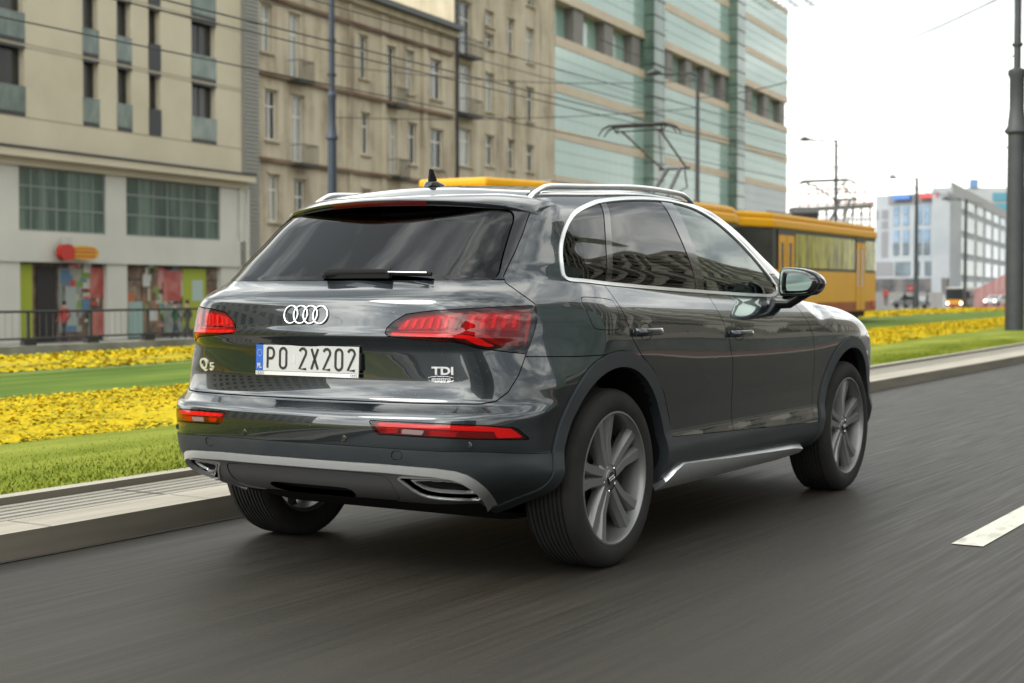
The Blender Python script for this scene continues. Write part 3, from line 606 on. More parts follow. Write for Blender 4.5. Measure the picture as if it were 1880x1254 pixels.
# ---------------------------------------------------------------- railing wall beyond the flowers
def wx(y): return xwal(y)
e=empty('railing_wall',(wx(10),10,0),0,'low stone wall with black bar railing between the yellow flowers and the shops','fence'); Lc=e.location
b=MB(); ys=list(np.linspace(-12,70,42))
for i in range(len(ys)-1):
    y0,y1=ys[i],ys[i+1]; b.add([(wx(y)+dx-Lc[0],y-Lc[1],z) for y in (y0,y1) for dx,z in ((0,-.1),(0,.18),(-.35,.18),(-.35,-1.1))],[(0,1,5,4),(1,2,6,5),(2,3,7,6)])
b.build('stone_wall',noisy('old_kerbstone',(.22,.21,.175),(.42,.40,.34),.85,nscale=1.4,detail=6,bump=.3),e)
def pp(y,z,dx=-.16): return Vector((wx(y)+dx-Lc[0],y-Lc[1],z))
for zz,r in ((.77,.025),(.30,.02)):
    b=MB(); b.tube([pp(y,zz) for y in ys],r,6); b.build('handrail',IRON,e)
posts=np.arange(-11,69,1.55)[:52]
for y in posts:
    b=MB(); b.tube([pp(y,.18),pp(y,.77)],.028,6); b.box(pp(y,0)[0]-.06,pp(y,0)[0]+.06,y-Lc[1]-.13,y-Lc[1]+.13,.18,.30); b.build('post',IRON,e)
b=MB(); 
for y in np.arange(-11,69,.16): b.tube([pp(y,.31),pp(y,.76)],.0045,4,cap=False)
o=b.build('balusters',mat('baluster_grey',(.16,.17,.16),.6),e); o['kind']='stuff'
# ---------------------------------------------------------------- people near the shops
SKIN=mat('skin',(.45,.28,.20),.6)
def person(x,y,z,h,face,top,legs,label,hair=(.03,.02,.015),stride=.25,arm=.2,hood=False):
    e=empty('person',(x,y,z),face,label,'person'); s=h/1.75
    me=bpy.data.meshes.new('body'); bm=bmesh.new()
    J=[(0,0,.95,.115),(0,0,1.15,.125),(0,0,1.38,.135),(0,0,1.50,.06),(0,.02,1.60,.075),(0,.025,1.69,.078),
       (.10,0,.90,.085),(.11,stride*.5,.50,.058),(.11,stride*.45,.10,.042),(.11,stride*.45+.12,.05,.035),
       (-.10,0,.90,.085),(-.11,-stride*.35,.52,.058),(-.11,-stride*.9,.13,.042),(-.11,-stride*.9+.11,.06,.035),
       (.19,0,1.42,.055),(.24,-arm*.6,1.15,.042),(.22,-arm*.3+.12,.92,.032),(.215,-arm*.3+.16,.84,.026),
       (-.19,0,1.42,.055),(-.24,arm*.4,1.15,.042),(-.22,arm*.6+.10,.93,.032),(-.215,arm*.6+.14,.85,.026)]
    E=[(0,1),(1,2),(2,3),(3,4),(4,5),(0,6),(6,7),(7,8),(8,9),(0,10),(10,11),(11,12),(12,13),(2,14),(14,15),(15,16),(16,17),(2,18),(18,19),(19,20),(20,21)]
    sl=bm.verts.layers.skin.verify()
    vv=[bm.verts.new((a*s,b_*s,c*s)) for a,b_,c,_ in J]
    for a,c in E: bm.edges.new((vv[a],vv[c]))
    for v,j in zip(vv,J): v[sl].radius=(j[3]*s,j[3]*s)
    vv[0][sl].use_root=True
    bm.to_mesh(me); bm.free(); o=bpy.data.objects.new('body',me); COL.objects.link(o); o.modifiers.new('s','SKIN').use_smooth_shade=True; sb=o.modifiers.new('u','SUBSURF'); sb.levels=1; sb.render_levels=1
    bpy.context.view_layer.update(); m2=bpy.data.meshes.new_from_object(o.evaluated_get(bpy.context.evaluated_depsgraph_get())); bpy.data.objects.remove(o)
    tm=mat('jacket',top,.8); lm=mat('trousers',legs,.85); m2.materials.clear()
    for m in (SKIN,tm,lm): m2.materials.append(m)
    for p in m2.polygons:
        zc=p.center.z/s; p.material_index=0 if zc>1.50 or (zc<.90 and abs(p.center.x)>.195*s) else (1 if zc>.88 else 2); p.use_smooth=True
    o=bpy.data.objects.new('body',m2); COL.objects.link(o); o.parent=e
    b=MB(); b.lathe([(.001,.10),(.05,.095),(.083,.05),(.090,.0),(.075,-.06),(.06,-.08)],14,'z',M=Matrix.Translation((0,.005*s,1.68*s))); b.build('hair',mat('hair',hair,.7),e,smooth=True,angle=180)
    return e
gA=lambda px,D:(*at(px,D),-1.0)
person(*gA(344,60),1.75,R_(120),(.06,.055,.05),(.03,.03,.04),'dark haired person in brown jacket walking past the lime shop window')
person(*gA(322,61),1.70,R_(-60),(.03,.10,.05),(.02,.03,.05),'person in green coat walking beside the one in brown')
person(*gA(118,61),1.7,R_(100),(.50,.05,.04),(.03,.03,.04),'person in red coat standing at the dark shop doorway')
person(*gA(41,61),1.7,R_(100),(.42,.50,.48),(.12,.03,.03),'person in pale jacket standing by the leftmost pillar')
# ---------------------------------------------------------------- poles
POLE=noisy('pole_paint',(.045,.052,.055),(.062,.068,.070),.5,nscale=3); POLEB=mat('pole_blue',(.035,.05,.075),.5)
def mast(px,D,py0,r0,r1,zc,zt,label,m,group=None,mid=None):
    x,y=at(px,D); z0=zat(py0,D); e=empty('tram_mast',(x,y,z0),0,label,'mast',group)
    b=MB(); b.lathe([(r0,0),(r0*.93,zc)],24); b.build('lower_shaft',m,e,smooth=True)
    b=MB(); k=r0*1.28; b.lathe([(r0*.93,zc-.05),(k,zc),(k,zc+.06),(r0*1.0,zc+.14),(r0*.80,zc+.55),(r0*.80,zc+1.25),(r0*1.0,zc+1.35),(r0*.95,zc+1.45),(r1,zc+1.5)],24); b.build('collar',m,e,smooth=True,angle=40)
    b=MB(); b.lathe([(r1,zc+1.4),(r1*.9,zt),(.0,zt)],20); b.build('upper_shaft',m,e,smooth=True)
    b=MB(); b.lathe([(r1*1.5,zc+2.0),(r1*1.5,zc+2.06)],16); b.lathe([(r1*1.5,zc+3.1),(r1*1.5,zc+3.16)],16)
    b.build('clamp',IRON,e,smooth=True); return e
mast(1862.5,35,618,.215,.085,4.75,11,'thick dark grey tram mast with flared collar on the lawn by the kerb','' or POLE)
mast(611,48,560,.155,.10,5.3,13,'blue grey tram mast with collar rising before the tenement, left of the car roof',POLEB)
def lamp(px,D,base,pyt,arm,r,label,k=1):
    x,y=at(px,D); z0=zat(base,D); zt=zat(pyt,D); e=empty('street_lamp',(x,y,z0),0,label,'street lamp','street lamps along the avenue'); h=zt-z0
    b=MB(); b.lathe([(r*1.3,0),(r*1.2,1.2),(r,1.3),(r*.65,h)],12); b.build('pole',POLE,e,smooth=True)
    a=np.array([-Rh[0],-Rh[1]])*arm; b=MB(); b.tube([(0,0,h-.1),(a[0]*.15,a[1]*.15,h),(a[0]*.6,a[1]*.6,h-.05),(a[0],a[1],h)],.045,6); b.build('arm',POLE,e,smooth=True)
    b=MB(); b.tube([(a[0]*.8,a[1]*.8,h+.02),(a[0]*.95,a[1]*.95,h+.05),(a[0]*1.12,a[1]*1.12,h)],[.06,.14,.05],8); b.build('lamp_head',POLE,e,smooth=True)
lamp(1279,56,560,137,1.7,.10,'street lamp rising in front of the mint glass office, its head left of its pole')
lamp(1533,80,566,258,1.75,.12,'pale street lamp behind the second pantograph against the white sky')
lamp(1681,107,568,327,1.8,.17,'street lamp before the white and grey building, right of the rear tram')
lamp(1771,131,568,366,1.9,.16,'street lamp standing in front of the far orange bus')
# ---------------------------------------------------------------- trams
BLKT=mat('blackened_steel',(.02,.02,.019),.6); CLEARL=mat('clear_lamp',(.42,.38,.38),.15,.3)
YEL=noisy('tram_yellow',(1.0,.47,.012),(1.0,.52,.016),.42,nscale=.8,detail=4,spec=.25); TRED=noisy('tram_skirt',(.40,.085,.022),(.50,.13,.03),.5,nscale=1,spec=.3); TROOF=mat('tram_roof_edge',(1.0,.50,.014),.45,spec=.3); TGREY=mat('tram_roof_grey',(.22,.23,.23),.7)
TGL=noisy('tram_glass_reflection',(.10,.11,.012),(.80,.74,.05),.12,(1,1.8,.5),1.7,5,spec=.25,c3=(.42,.41,.03)); TDK=mat('tram_dark_glass',(.03,.035,.035),.08,spec=.9)  # side windows: yellow and green reflections painted into the glass colour
def tram(y0,label,panto=True,seed=0,pf=.62):
    Lg=13.1; hd=math.atan(.052); e=empty('tram',(tx(y0),y0,cz(y0)+.17),hd,label,'tram','tram cars coupled on the grass track')
    def plan(w,z,tp=1.0): # outline with tapered ends (x half width, y)
        return [(-w*.62,0),(w*.62,0),(w,1.55),(w,Lg-1.55),(w*.62,Lg),(-w*.62,Lg),(-w,Lg-1.55),(-w,1.55)]
    W2=1.19
    # body shell: lower yellow, skirt, window band, roof edge
    b=MB(); b.prism(plan(W2+.004,0),.32,.62); b.build('skirt',TRED,e)
    b=MB(); b.prism(plan(W2,0),.62,1.52); b.build('lower_body',YEL,e)
    b=MB(); b.prism(plan(W2-.02,0),1.52,2.62); wb=b.build('window_band',DFR,e)
    b=MB(); b.prism(plan(W2+.03,0),2.62,2.86); b.prism([(x*.97,y if 1<y<12 else (y+.06 if y<1 else y-.06)) for x,y in plan(W2,0)],2.86,3.02); b.build('roof_edge',TROOF,e,bevel=.05)
    b=MB(); b.prism([(x*.70,.5+y*(Lg-1)/Lg) for x,y in plan(W2,0)],3.0,3.05); b.box(-.45,.45,3.2,5.2,3.1,3.18); b.build('roof_gear',TGREY,e,bevel=.03)
    # doors and windows both sides
    for sx in (1,-1):
        doors_=[(1.75,3.05),(6.0,7.25),(10.2,11.35)] if sx>0 else []
        doors_=[(1.95,3.25),(9.3,10.25)]
        segs=[(3.45,4.85),(4.92,6.32),(6.39,7.75),(7.82,9.2),(10.35,11.5)]
        for a,c in segs:
            b=MB(); b.box(sx*(W2-.021),sx*(W2-.008),a,c,1.60,2.52); b.build('side_window',TGL,e)
        for a,c in doors_:
            h=(a+c)/2
            for p,q in ((a,h-.02),(h+.02,c)):
                b=MB(); poly=[]; wallh(b,p,q,.36,2.45,[(p+(q-p)*.28,q-(q-p)*.28,1.10,2.25)],0,.03,0,Matrix(((0,sx,0,sx*(W2+.012)),(1,0,0,0),(0,0,1,0),(0,0,0,1)))); dd=b.build('door',YEL,e)
                b=MB(); b.box(sx*(W2-.005),sx*(W2+.001),p+.02,q-.02,1.0,2.35); b.build('door_glass',TDK,dd)
            b=MB(); b.box(sx*(W2+.0045),sx*(W2+.010),a-.05,c+.05,2.45,2.60); b.build('door_header',DFR,e)
    # end windscreens, inset glass on the bevels and ends
    for (xa,ya,xb,yb) in ((-W2*.62,0,W2*.62,0),(W2*.62,0,W2,1.55),(-W2,1.55,-W2*.62,0),(W2*.62,Lg,-W2*.62,Lg),(W2,Lg-1.55,W2*.62,Lg),(-W2*.62,Lg,-W2,Lg-1.55)):
        a=Vector((xa,ya,0));c=Vector((xb,yb,0)); d=(c-a).normalized(); n_=Vector((d.y,-d.x,0)); a2=a+d*.07-n_*0; c2=c-d*.07
        b=MB(); b.add([a2+n_*.006+Vector((0,0,1.60)),c2+n_*.006+Vector((0,0,1.60)),c2+n_*.006+Vector((0,0,2.55)),a2+n_*.006+Vector((0,0,2.55))],[(0,1,2,3)]); b.build('end_window',TDK,e)
    for yy,s_ in ((0,-1),(Lg,1)):
        for xx in (-.5,.5):
            b=MB(); b.lathe([(.09,0),(.09,.03),(.0,.035)],14,'z',M=Matrix.Translation((xx,yy,.95))@Matrix.Rotation(-s_*PI/2,4,'X')); b.build('headlight',CLEARL,e)
    b=MB(); b.box(W2+.0045,W2+.03,Lg-2.05,Lg-1.62,.44,.64); b.build('tail_marker',mat('marker_red',(.65,.04,.04),.4),e)
    for ya,yb in ((2.4,4.2),(9.0,10.8)):
        b=MB()
        for yy in (ya,yb):
            for xx in (-.72,.72): b.lathe([(.0,-.05),(.33,-.05),(.33,.05),(.0,.05)],20,'x',M=Matrix.Translation((xx,yy,.335)))
        b.box(-.9,.9,ya-.5,yb+.5,.15,.34); b.build('bogie',BLKT,e)
    if panto:
        pe=MB(); y=Lg*pf; base=3.15
        top=5.02-.17-cz(y0)*0
        top=zat(214,33)-.17 if seed==0 else zat(316,44)-.17-cz(y0)
        for xx in (-.16,.16): pe.tube([(xx*1.4,y+.9,base),(xx,y+1.9,base+.80)],.05,8)
        pe.tube([(-.4,y+1.9,base+.80),(.4,y+1.9,base+.80)],.05,8)
        for xx in (-.32,.32): pe.tube([(xx,y+1.9,base+.80),(xx*1.5,y-.15,top-.10)],.026,6)
        pe.tube([(-.32,y+1.9,base+.80),(.48,y-.15,top-.10)],.012,5); pe.tube([(.2,y+2.1,base+.75),(.2,y+2.25,base+.35),(.2,y+1.3,base+.10)],.02,6)
        pe.tube([(-.4,y+.9,base),(.4,y+.9,base)],.05,6); pe.box(-.5,.5,y+.7,y+1.1,base-.08,base-.02); pe.box(-.5,.5,y+1.7,y+2.0,base-.08,base-.02)
        pm_=pe.build('pantograph',mat('panto_metal',(.10,.10,.095),.5,.5),e,smooth=True)
        ph=MB()
        for dy in (-.33,-.02): ph.tube([(-.98,y+dy,top-.22),(-.86,y+dy,top-.06),(-.70,y+dy,top),(.70,y+dy,top),(.86,y+dy,top-.06),(.98,y+dy,top-.22)],[.014,.022,.032,.032,.022,.014],8)
        for xx in (-.62,.62): ph.tube([(xx,y-.33,top-.02),(xx*.9,y-.18,top-.16),(xx,y-.02,top-.02)],.018,6)
        ph.tube([(-.62,y-.18,top-.13),(.62,y-.18,top-.13)],.018,6); ph.build('collector_head',BLKT,pm_,smooth=True)
    return e
tram(17.3,'yellow tram car mostly hidden behind the dark grey car, its pantograph above the car roof',True,0,.66)
tram(30.2,'yellow tram car with red skirt and yellow double doors, right of the grey car mirror',True,1,.78)
# ---------------------------------------------------------------- overhead wires
WIRE=mat('wire',(.03,.032,.034),.6)
def wire(p,q,r,label,sag=0.,group='overhead tram wires'):
    b=MB(); p,q=Vector(p),Vector(q); pts=[p.lerp(q,t)-Vector((0,0,sag*4*t*(1-t))) for t in np.linspace(0,1,13)]
    m0=pts[0]; b.tube([v-m0 for v in pts],r,4,cap=False); o=b.build('overhead_wire',WIRE); o.location=m0; setp(o,label,'wire',group); return o
zc_=zat(214,33)
wire((tx(-30),-30,zc_+.02),(tx(60),60,zc_+.02),.011,'contact wire running just above the first tram pantograph')
wire((tx(-30),-30,zc_+1.0),(tx(60),60,zc_+1.0),.010,'carrier wire above the near tram contact wire',.25)
h_=R_(-3.3); d_=Vector((math.sin(h_),math.cos(h_),0))
p0=Vector((*at(440,24.4),zat(37,24.4))); wire(p0-d_*14,p0+d_*60,.014,'dark wire sloping from the upper left across both tenements')
p0=Vector((*at(0,24.2),zat(33,24.2))); wire(p0-d_*4,p0+d_*50,.014,'dark wire crossing the apartment block front from the left edge')
p0=Vector((*at(465,40),zat(0,40))); wire(p0-d_*10,p0+d_*60,.016,'wire slanting over the upper tenement windows')
def wpx(a,Da,b_,Db,label,r=.012,sag=0): wire((*at(a[0],Da),zat(a[1],Da)),(*at(b_[0],Db),zat(b_[1],Db)),r,label,sag)
wpx((611,122),48,(1279,150),56,'span wire from the blue grey mast to the lamp before the glass office',.014,.3)
wpx((611,217),48,(1279,200),56,'lower span wire from the blue grey mast over the tenement',.014,.2)
wpx((1279,182),56,(1870,-20),35,'span wire climbing from the glass office across the white sky to the right',.018,.5)
wpx((1440,158),70,(1858,105),35,'upper span wire crossing the white sky to the collar of the thick right mast',.018,.3)
wpx((1440,300),90,(1700,312),100,'short low wire in the white sky right of the glass office',.02,.1)
wpx((1533,325),80,(1858,268),36,'low span wire across the sky to the thick right mast',.018,.3)
wpx((1100,75),40,(1700,312),100,'distant wire descending over the glass office toward the far street',.016,.2)
# ---------------------------------------------------------------- far background
def bldg(name,pxa,Da,pxb,Db,zt,depth,label,m,z0=-1.7):
    a=Vector((*at(pxa,Da),0));c=Vector((*at(pxb,Db),0)); d=(c-a); Ln=d.length; d.normalize(); n_=Vector((d.y,-d.x,0))
    if n_.dot(Vector((CAMP[0],CAMP[1],0))-a)<0: n_=-n_
    e=empty(name,(a.x,a.y,z0),0,label,'building'); M=Matrix(((d.x,n_.x,0,0),(d.y,n_.y,0,0),(0,0,1,-z0),(0,0,0,1)))
    b=MB(); b.box(0,Ln,-depth,0,z0,zt,M=M); b.build('wall',m,e); return e,M,Ln
WHT=noisy('hazed_white_render',(.42,.46,.50),(.54,.57,.60),.7,nscale=.15); GRY=mat('grey_cladding_far',(.30,.30,.32),.7); BLG=noisy('blue_glass',(.10,.22,.36),(.30,.46,.62),.10,nscale=.25,spec=.9); DBG=noisy('dark_blue_glass',(.03,.06,.08),(.14,.22,.27),.1,nscale=.3,spec=.9)  # far white walls toned blue-grey, distance haze put into their colour
D0=225
def zf(py,D=D0): return zat(py,D)
eF,MF,LF=bldg('hotel_block',1606,228,1742,218,zf(356,222),3,'white and grey block with tall blue windows and two roof signs, far behind the trams',WHT)
def ux(px): return LF*(px-1606)/136
zz=lambda py:zat(py,222)
for px in (1643,1661,1684,1699,1718):
    for t,bt in ((377,402),(404,416) if 0 else (402.5,416),(420,440),(442,470)):
        pass
    for t,bt in ((377,393),(395,413),(421,444),(446,468)):
        b=MB(); b.box(ux(px-2.5),ux(px+8),-.02,.12,zz(bt),zz(t),M=MF); b.build('window',BLG if t<440 else DBG,eF)
for a,c in ((1644,1672),(1684,1689),(1699,1728)):
    b=MB(); b.box(ux(a),ux(c),-.02,.12,zz(506),zz(480),M=MF); b.build('window',DBG,eF)
b=MB()
for a,c,t,bt in ((1618,1630,383,400),(1618,1630,404,418),(1618,1630,423,472),(1607,1612,383,400),(1606,1640,480,506)): b.box(ux(a),ux(c),.0,.06,zz(bt),zz(t),M=MF)
b.build('grey_panel',GRY,eF)
b=MB(); b.box(ux(1632),ux(1742),.0,.25,zz(372),zz(356),M=MF); b.build('roof_band',GRY,eF)
b=MB(); b.box(0,LF,.0,.5,zz(539),zz(511),M=MF); b.build('ground_floor',noisy('dark_shopfronts',(.05,.055,.065),(.22,.20,.19),.4,nscale=.4),eF)
for nm,a,c,m,lab in (('roof_sign',1644,1676,(.12,.28,.70),'blue roof sign'),('roof_sign',1693,1727,(.75,.12,.12),'red roof sign')):
    b=MB(); b.box(ux(a),ux(c),.26,.9,zz(366),zz(357),M=MF); q=b.build(nm,mat(lab.replace(' ','_'),m,.5),eF); q['label']=lab+' on the white and grey block'
PALEG=noisy('pale_glass',(.24,.33,.36),(.46,.56,.58),.2,nscale=.25)
eG,MG,LG=bldg('hotel_wing',1742,218,1845,300,zat(372,255),2.5,'receding pale wing with light blue glazing, right of the two roof signs',WHT)
for k in range(6):
    for j in range(-1,4):
        b=MB(); b.box(LG*(.08+.155*k),LG*(.08+.155*k+.11),-.02,.15,3.5+j*3.4,5.9+j*3.4,M=MG); b.build('window',BLG if k>2 else PALEG,eG)
b=MB(); b.box(0,LG,.0,.3,15.2,16.9,M=MG); b.build('roof_band',mat('pale_roof_band',(.48,.48,.50),.7),eG)
eH,MH,LH=bldg('tower_block',1775,330,1900,330,zat(345,330),30,'large pale block with teal glazing behind the thick right mast',noisy('pale_grey',(.50,.52,.54),(.60,.61,.62),.7,nscale=.1))
for j in range(9):
    b=MB(); b.box(LH*.36,LH*.95,.0,.3,2+j*2.35,3.8+j*2.35,M=MH); b.build('window_band',mat('teal_far',(.12,.36,.46),.15),eH)
b=MB(); b.box(LH*.02,LH*.14,.0,.4,zat(345,330),zat(345,330)+1.8,M=MH); b.build('roof_sign',mat('blue_sign_far',(.20,.34,.60),.5),eH)
# scaffold structure right of the glass office
e=empty('steel_frame',(*at(1450,120),-1.3),0,'grey steel frame gantry with red railings on top behind the rear tram','scaffold'); Lc=Vector(e.location)
def gp(px,py,D=120): return Vector((*at(px,D),zat(py,D)))-Lc
GRL=mat('grey_steel',(.22,.21,.20),.6); RDL=mat('red_rail',(.50,.14,.09),.6)
for py in (383,387):
    b=MB(); b.tube([gp(1447,py+2),gp(1600,py-7)],.12,6); b.build('beam',GRL,e)
for k,px in enumerate(range(1452,1604,16)):
    for dd in (0,):
        b=MB(); b.tube([gp(px,430,120+dd),gp(px,382,120+dd)],.09,5); b.build('upright',GRL,e)
for py in (345,352,372):
    b=MB(); b.tube([gp(1466,py+5),gp(1602,py)],.06,5); b.build('rail',RDL,e)
for px in range(1466,1604,17):
    b=MB(); b.tube([gp(px,382),gp(px,349)],.05,5); b.build('rail_post',RDL,e)
b=MB(); 
for k in range(9): b.tube([gp(1452+16*k,425),gp(1468+16*k,386)],.04,4); b.tube([gp(1452+16*k,386),gp(1468+16*k,425)],.04,4)
b.tube([gp(1450,405),gp(1600,403)],.06,4); b.build('bracing',GRL,e)
b=MB(); b.tube([gp(1452,392),gp(1500,391)],.5,4); b.build('cross_beam',mat('shed_grey',(.12,.12,.12),.8),e)
# white hoarding
e=empty('hoarding',(*at(1600,190),-1.6),0,'long white site hoarding at the foot of the white and grey block','fence'); Lc=Vector(e.location)
b=MB(); a=Vector((*at(1600,190),0))-Vector((Lc.x,Lc.y,0)); c=Vector((*at(1730,198),0))-Vector((Lc.x,Lc.y,0)); d=(c-a).normalized(); M=Matrix(((d.x,-d.y,0,a.x),(d.y,d.x,0,a.y),(0,0,1,0),(0,0,0,1)))
for k in range(9): b.box((c-a).length*k/9+.03,(c-a).length*(k+1)/9-.03,-.05,.05,.15,2.5,M=M)
b.build('panels',mat('hoarding_white',(.60,.59,.57),.6),e)
# bus
ORG=mat('bus_orange',(.78,.33,.03),.4); BRED=mat('bus_red',(.35,.02,.03),.5); BWH=mat('bus_white',(.62,.60,.55),.5)
bx,by=at(1752,205); e=empty('city_bus',(bx,by,zat(567,205)),PI-R_(8),'low floor orange and cream city bus coming towards the camera with headlights on, far right','bus')
b=MB(); b.box(-1.27,1.27,-10,0,.35,2.95); b.build('body',BWH,e,bevel=.12)
b=MB(); b.box(-1.275,1.275,-.02,.03,.62,1.2) if 0 else b.box(-1.26,1.26,-9.9,.04,.62,1.25); b.build('lower_panel',ORG,e); b=MB(); b.box(-1.25,1.25,-9.8,.06,.32,.62); b.build('bumper',BRED,e)
b=MB(); b.box(-1.2,1.2,.0,.05,1.27,2.78); b.build('windscreen',TDK,e); b=MB(); b.box(-1.285,1.285,-9.6,-.3,1.4,2.4); b.build('side_windows',TDK,e)
LAMPM=mat('lit_headlight',(1,.9,.7),.3,emit=(1,.88,.6),es=6)
for xx in (-.95,.95):
    b=MB(); b.lathe([(.0,.02),(.16,.02),(.17,.0),(.17,-.05)],12,'z',M=Matrix.Translation((xx,.06,.78))@Matrix.Rotation(-PI/2,4,'X')); b.build('headlight',LAMPM,e)
    for yy in (-2.2,-7.5):
        b=MB(); b.lathe([(.0,-.12),(.48,-.12),(.48,.12),(.0,.12)],18,'x',M=Matrix.Translation((xx*1.2,yy,.48))); b.build('wheel',BLKT,e)
# far cars
def farcar(px,D,base,col,label,lights=True,rot=PI-R_(8),L_=4.3):
    x,y=at(px,D); e=empty('parked_car' if not lights else 'far_car',(x,y,zat(base,D)),rot,label,'car')
    prof=[(-L_/2,.35),(-L_/2,.85),(-L_/2+.25,.95),(-L_/2+.7,1.38),(.35,1.42),(1.15,.98),(L_/2-.15,.82),(L_/2,.6),(L_/2,.32)]
    b=MB(); b.prism(prof,-.86,.86,M=Matrix(((0,0,1,0),(1,0,0,0),(0,1,0,0),(0,0,0,1)))); b.build('body',mat('far_car_paint',col,.3,coat=.6),e,bevel=.08)
    b=MB(); b.prism([(-L_/2+.45,.98),(-L_/2+.82,1.32),(.30,1.36),(.98,1.0)],-.87,.87,M=Matrix(((0,0,1,0),(1,0,0,0),(0,1,0,0),(0,0,0,1)))); b.add([(-.70,1.17,.985),(.70,1.17,.985),(.66,.42,1.40),(-.66,.42,1.40)],[(0,1,2,3)]); b.build('windows',TDK,e)
    for xx in (-.86,.86):
        for yy in (-1.3,1.35):
            b=MB(); b.lathe([(.0,-.1),(.31,-.1),(.31,.1),(.0,.1)],18,'x',M=Matrix.Translation((xx*.93,yy,.31))); b.build('wheel',BLKT,e)
    for xx in (-.62,.62):
        b=MB(); b.lathe([(.0,.02),(.11,.02),(.12,0),(.12,-.06)],12,'z',M=Matrix.Translation((xx,L_/2+.0,.66))@Matrix.Rotation(-PI/2,4,'X')); b.build('headlight',LAMPM if lights else CLEARL,e)
    return e
farcar(1796,235,558,(.35,.33,.32),'grey car with lit headlights right of the far orange bus')
farcar(1829,190,562,(.60,.60,.62),'white car with lit headlights beside the thick right mast')
farcar(1672,170,566,(.34,.35,.36),'silver car crossing in front of the white hoarding',rot=PI/2-.4)
gB=lambda px,D,base:(*at(px,D),zat(base,D))
person(*gB(1626,140,562),1.75,.5,(.62,.05,.04),(.10,.03,.03),'person in bright red coat standing right beside the rear tram')
person(*gB(1702,165,566),1.78,2.0,(.03,.03,.05),(.02,.02,.03),'person in dark clothes standing before the white hoarding, left of the bus')
person(*gB(1661,160,565),1.75,1.2,(.04,.06,.04),(.02,.02,.03),'person in dark green coat standing beside the silver crossing car')
# kiosk with pink striped awning, small signs
e=empty('market_stall',(*at(1835,205),-1.6),0,'pink striped market stall roof left of the thick right mast','stall')
b=MB(); b.prism([(-3,0),(5,0),(5,6.2),(3.6,6.2),(-3,2.8)],-2,2,M=Matrix(((.85,0,0,0),(.5,0,-1,0),(0,1,0,0),(0,0,0,1)))); 
pm_=noisy('pink_canvas',(.50,.16,.17),(.62,.45,.43),.8,(3,3,.3),1.6,2); b.build('awning',pm_,e)
e=empty('road_sign',(*at(1671,150),-1.4),0,'round red no entry sign on a thin post by the far crossing','road sign')
b=MB(); b.tube([(0,0,0),(0,0,3.0)],.04,6); b.build('post',GRL,e)
fm=Matrix.Translation((0,0,2.75))@Matrix.Rotation(-YAW,4,'Z')@Matrix.Rotation(PI/2,4,'X'); b=MB(); b.lathe([(.0,.03),(.33,.03),(.33,-.01)],20,'z',M=fm); sgn=b.build('sign_disc',mat('sign_red_disc',(.60,.03,.03),.4),e); b=MB(); b.box(-.22,.22,-.05,.05,.032,.04,M=fm); b.build('sign_bar',mat('sign_bar_white',(.7,.7,.7),.4),sgn)
# ---------------------------------------------------------------- right-hand side of the street (seen in the car's reflections)
LAT=mat('lattice_cream',(.46,.43,.36),.6); LATB=noisy('lattice_back',(.07,.12,.10),(.20,.27,.24),.12,nscale=.3,spec=.9)
e=empty('lattice_building',(21.5,26,-1),0,'tall building with cream diagonal lattice front across the street, mirrored in the car','building')
b=MB(); b.box(0,20,0,98,0,30); b.build('wall',LATB,e)
b=MB()
for k in range(-10,28):
    for s_ in (1,-1):
        y0=k*4.2; p=Vector((-.35,y0,4.5)); q=Vector((-.35,y0+s_*22,30)); 
        ta,tb=0.,1.
        dy=q.y-p.y
        lo=(0-p.y)/dy; hi=(98-p.y)/dy
        if lo>hi: lo,hi=hi,lo
        ta,tb=max(0,lo),min(1,hi)
        if tb-ta>.03: b.tube([p.lerp(q,ta),p.lerp(q,tb)],.55,4)
b.build('lattice',LAT,e); b=MB(); b.box(-.6,.0,0,98,3.4,4.5); b.box(-.6,0,0,98,30,31); b.build('fascia',LAT,e)
for i,(x,y0,y1,h,m,nm,lab) in enumerate(((34,150,230,26,BEIGE,'corner_block','beige block beyond the lattice building across the street, outside the frame'),(34,-95,-50,24,GREYC,'office_block','grey office block behind the camera on the right, outside the frame'),(-44,-62,-14,19,STONE,'street_block','beige block behind the camera on the left, outside the frame'))):
    e=empty(nm,(x,y0,-1),0,lab,'building'); b=MB(); rows=[]
    for a in np.arange(1.5,(y1-y0)-2,3.4):
        for z in np.arange(2,h-3,3.3): rows.append((a,a+1.8,z,z+1.9))
    M=Matrix(((0,-1 if x>0 else 1,0,0),(1,0,0,0),(0,0,1,0),(0,0,0,1)))
    wallh(b,0,y1-y0,0,h,rows,0,.3,0,M); b.box(0,y1-y0,-18,-.31,0,h,M=M); b.build('wall',m,e)
    b=MB(); b.add([M@Vector(v) for v in ((0,-.29,0),(y1-y0,-.29,0),(y1-y0,-.29,h),(0,-.29,h))],[(0,1,2,3)]); b.build('glazing',WGL,e)
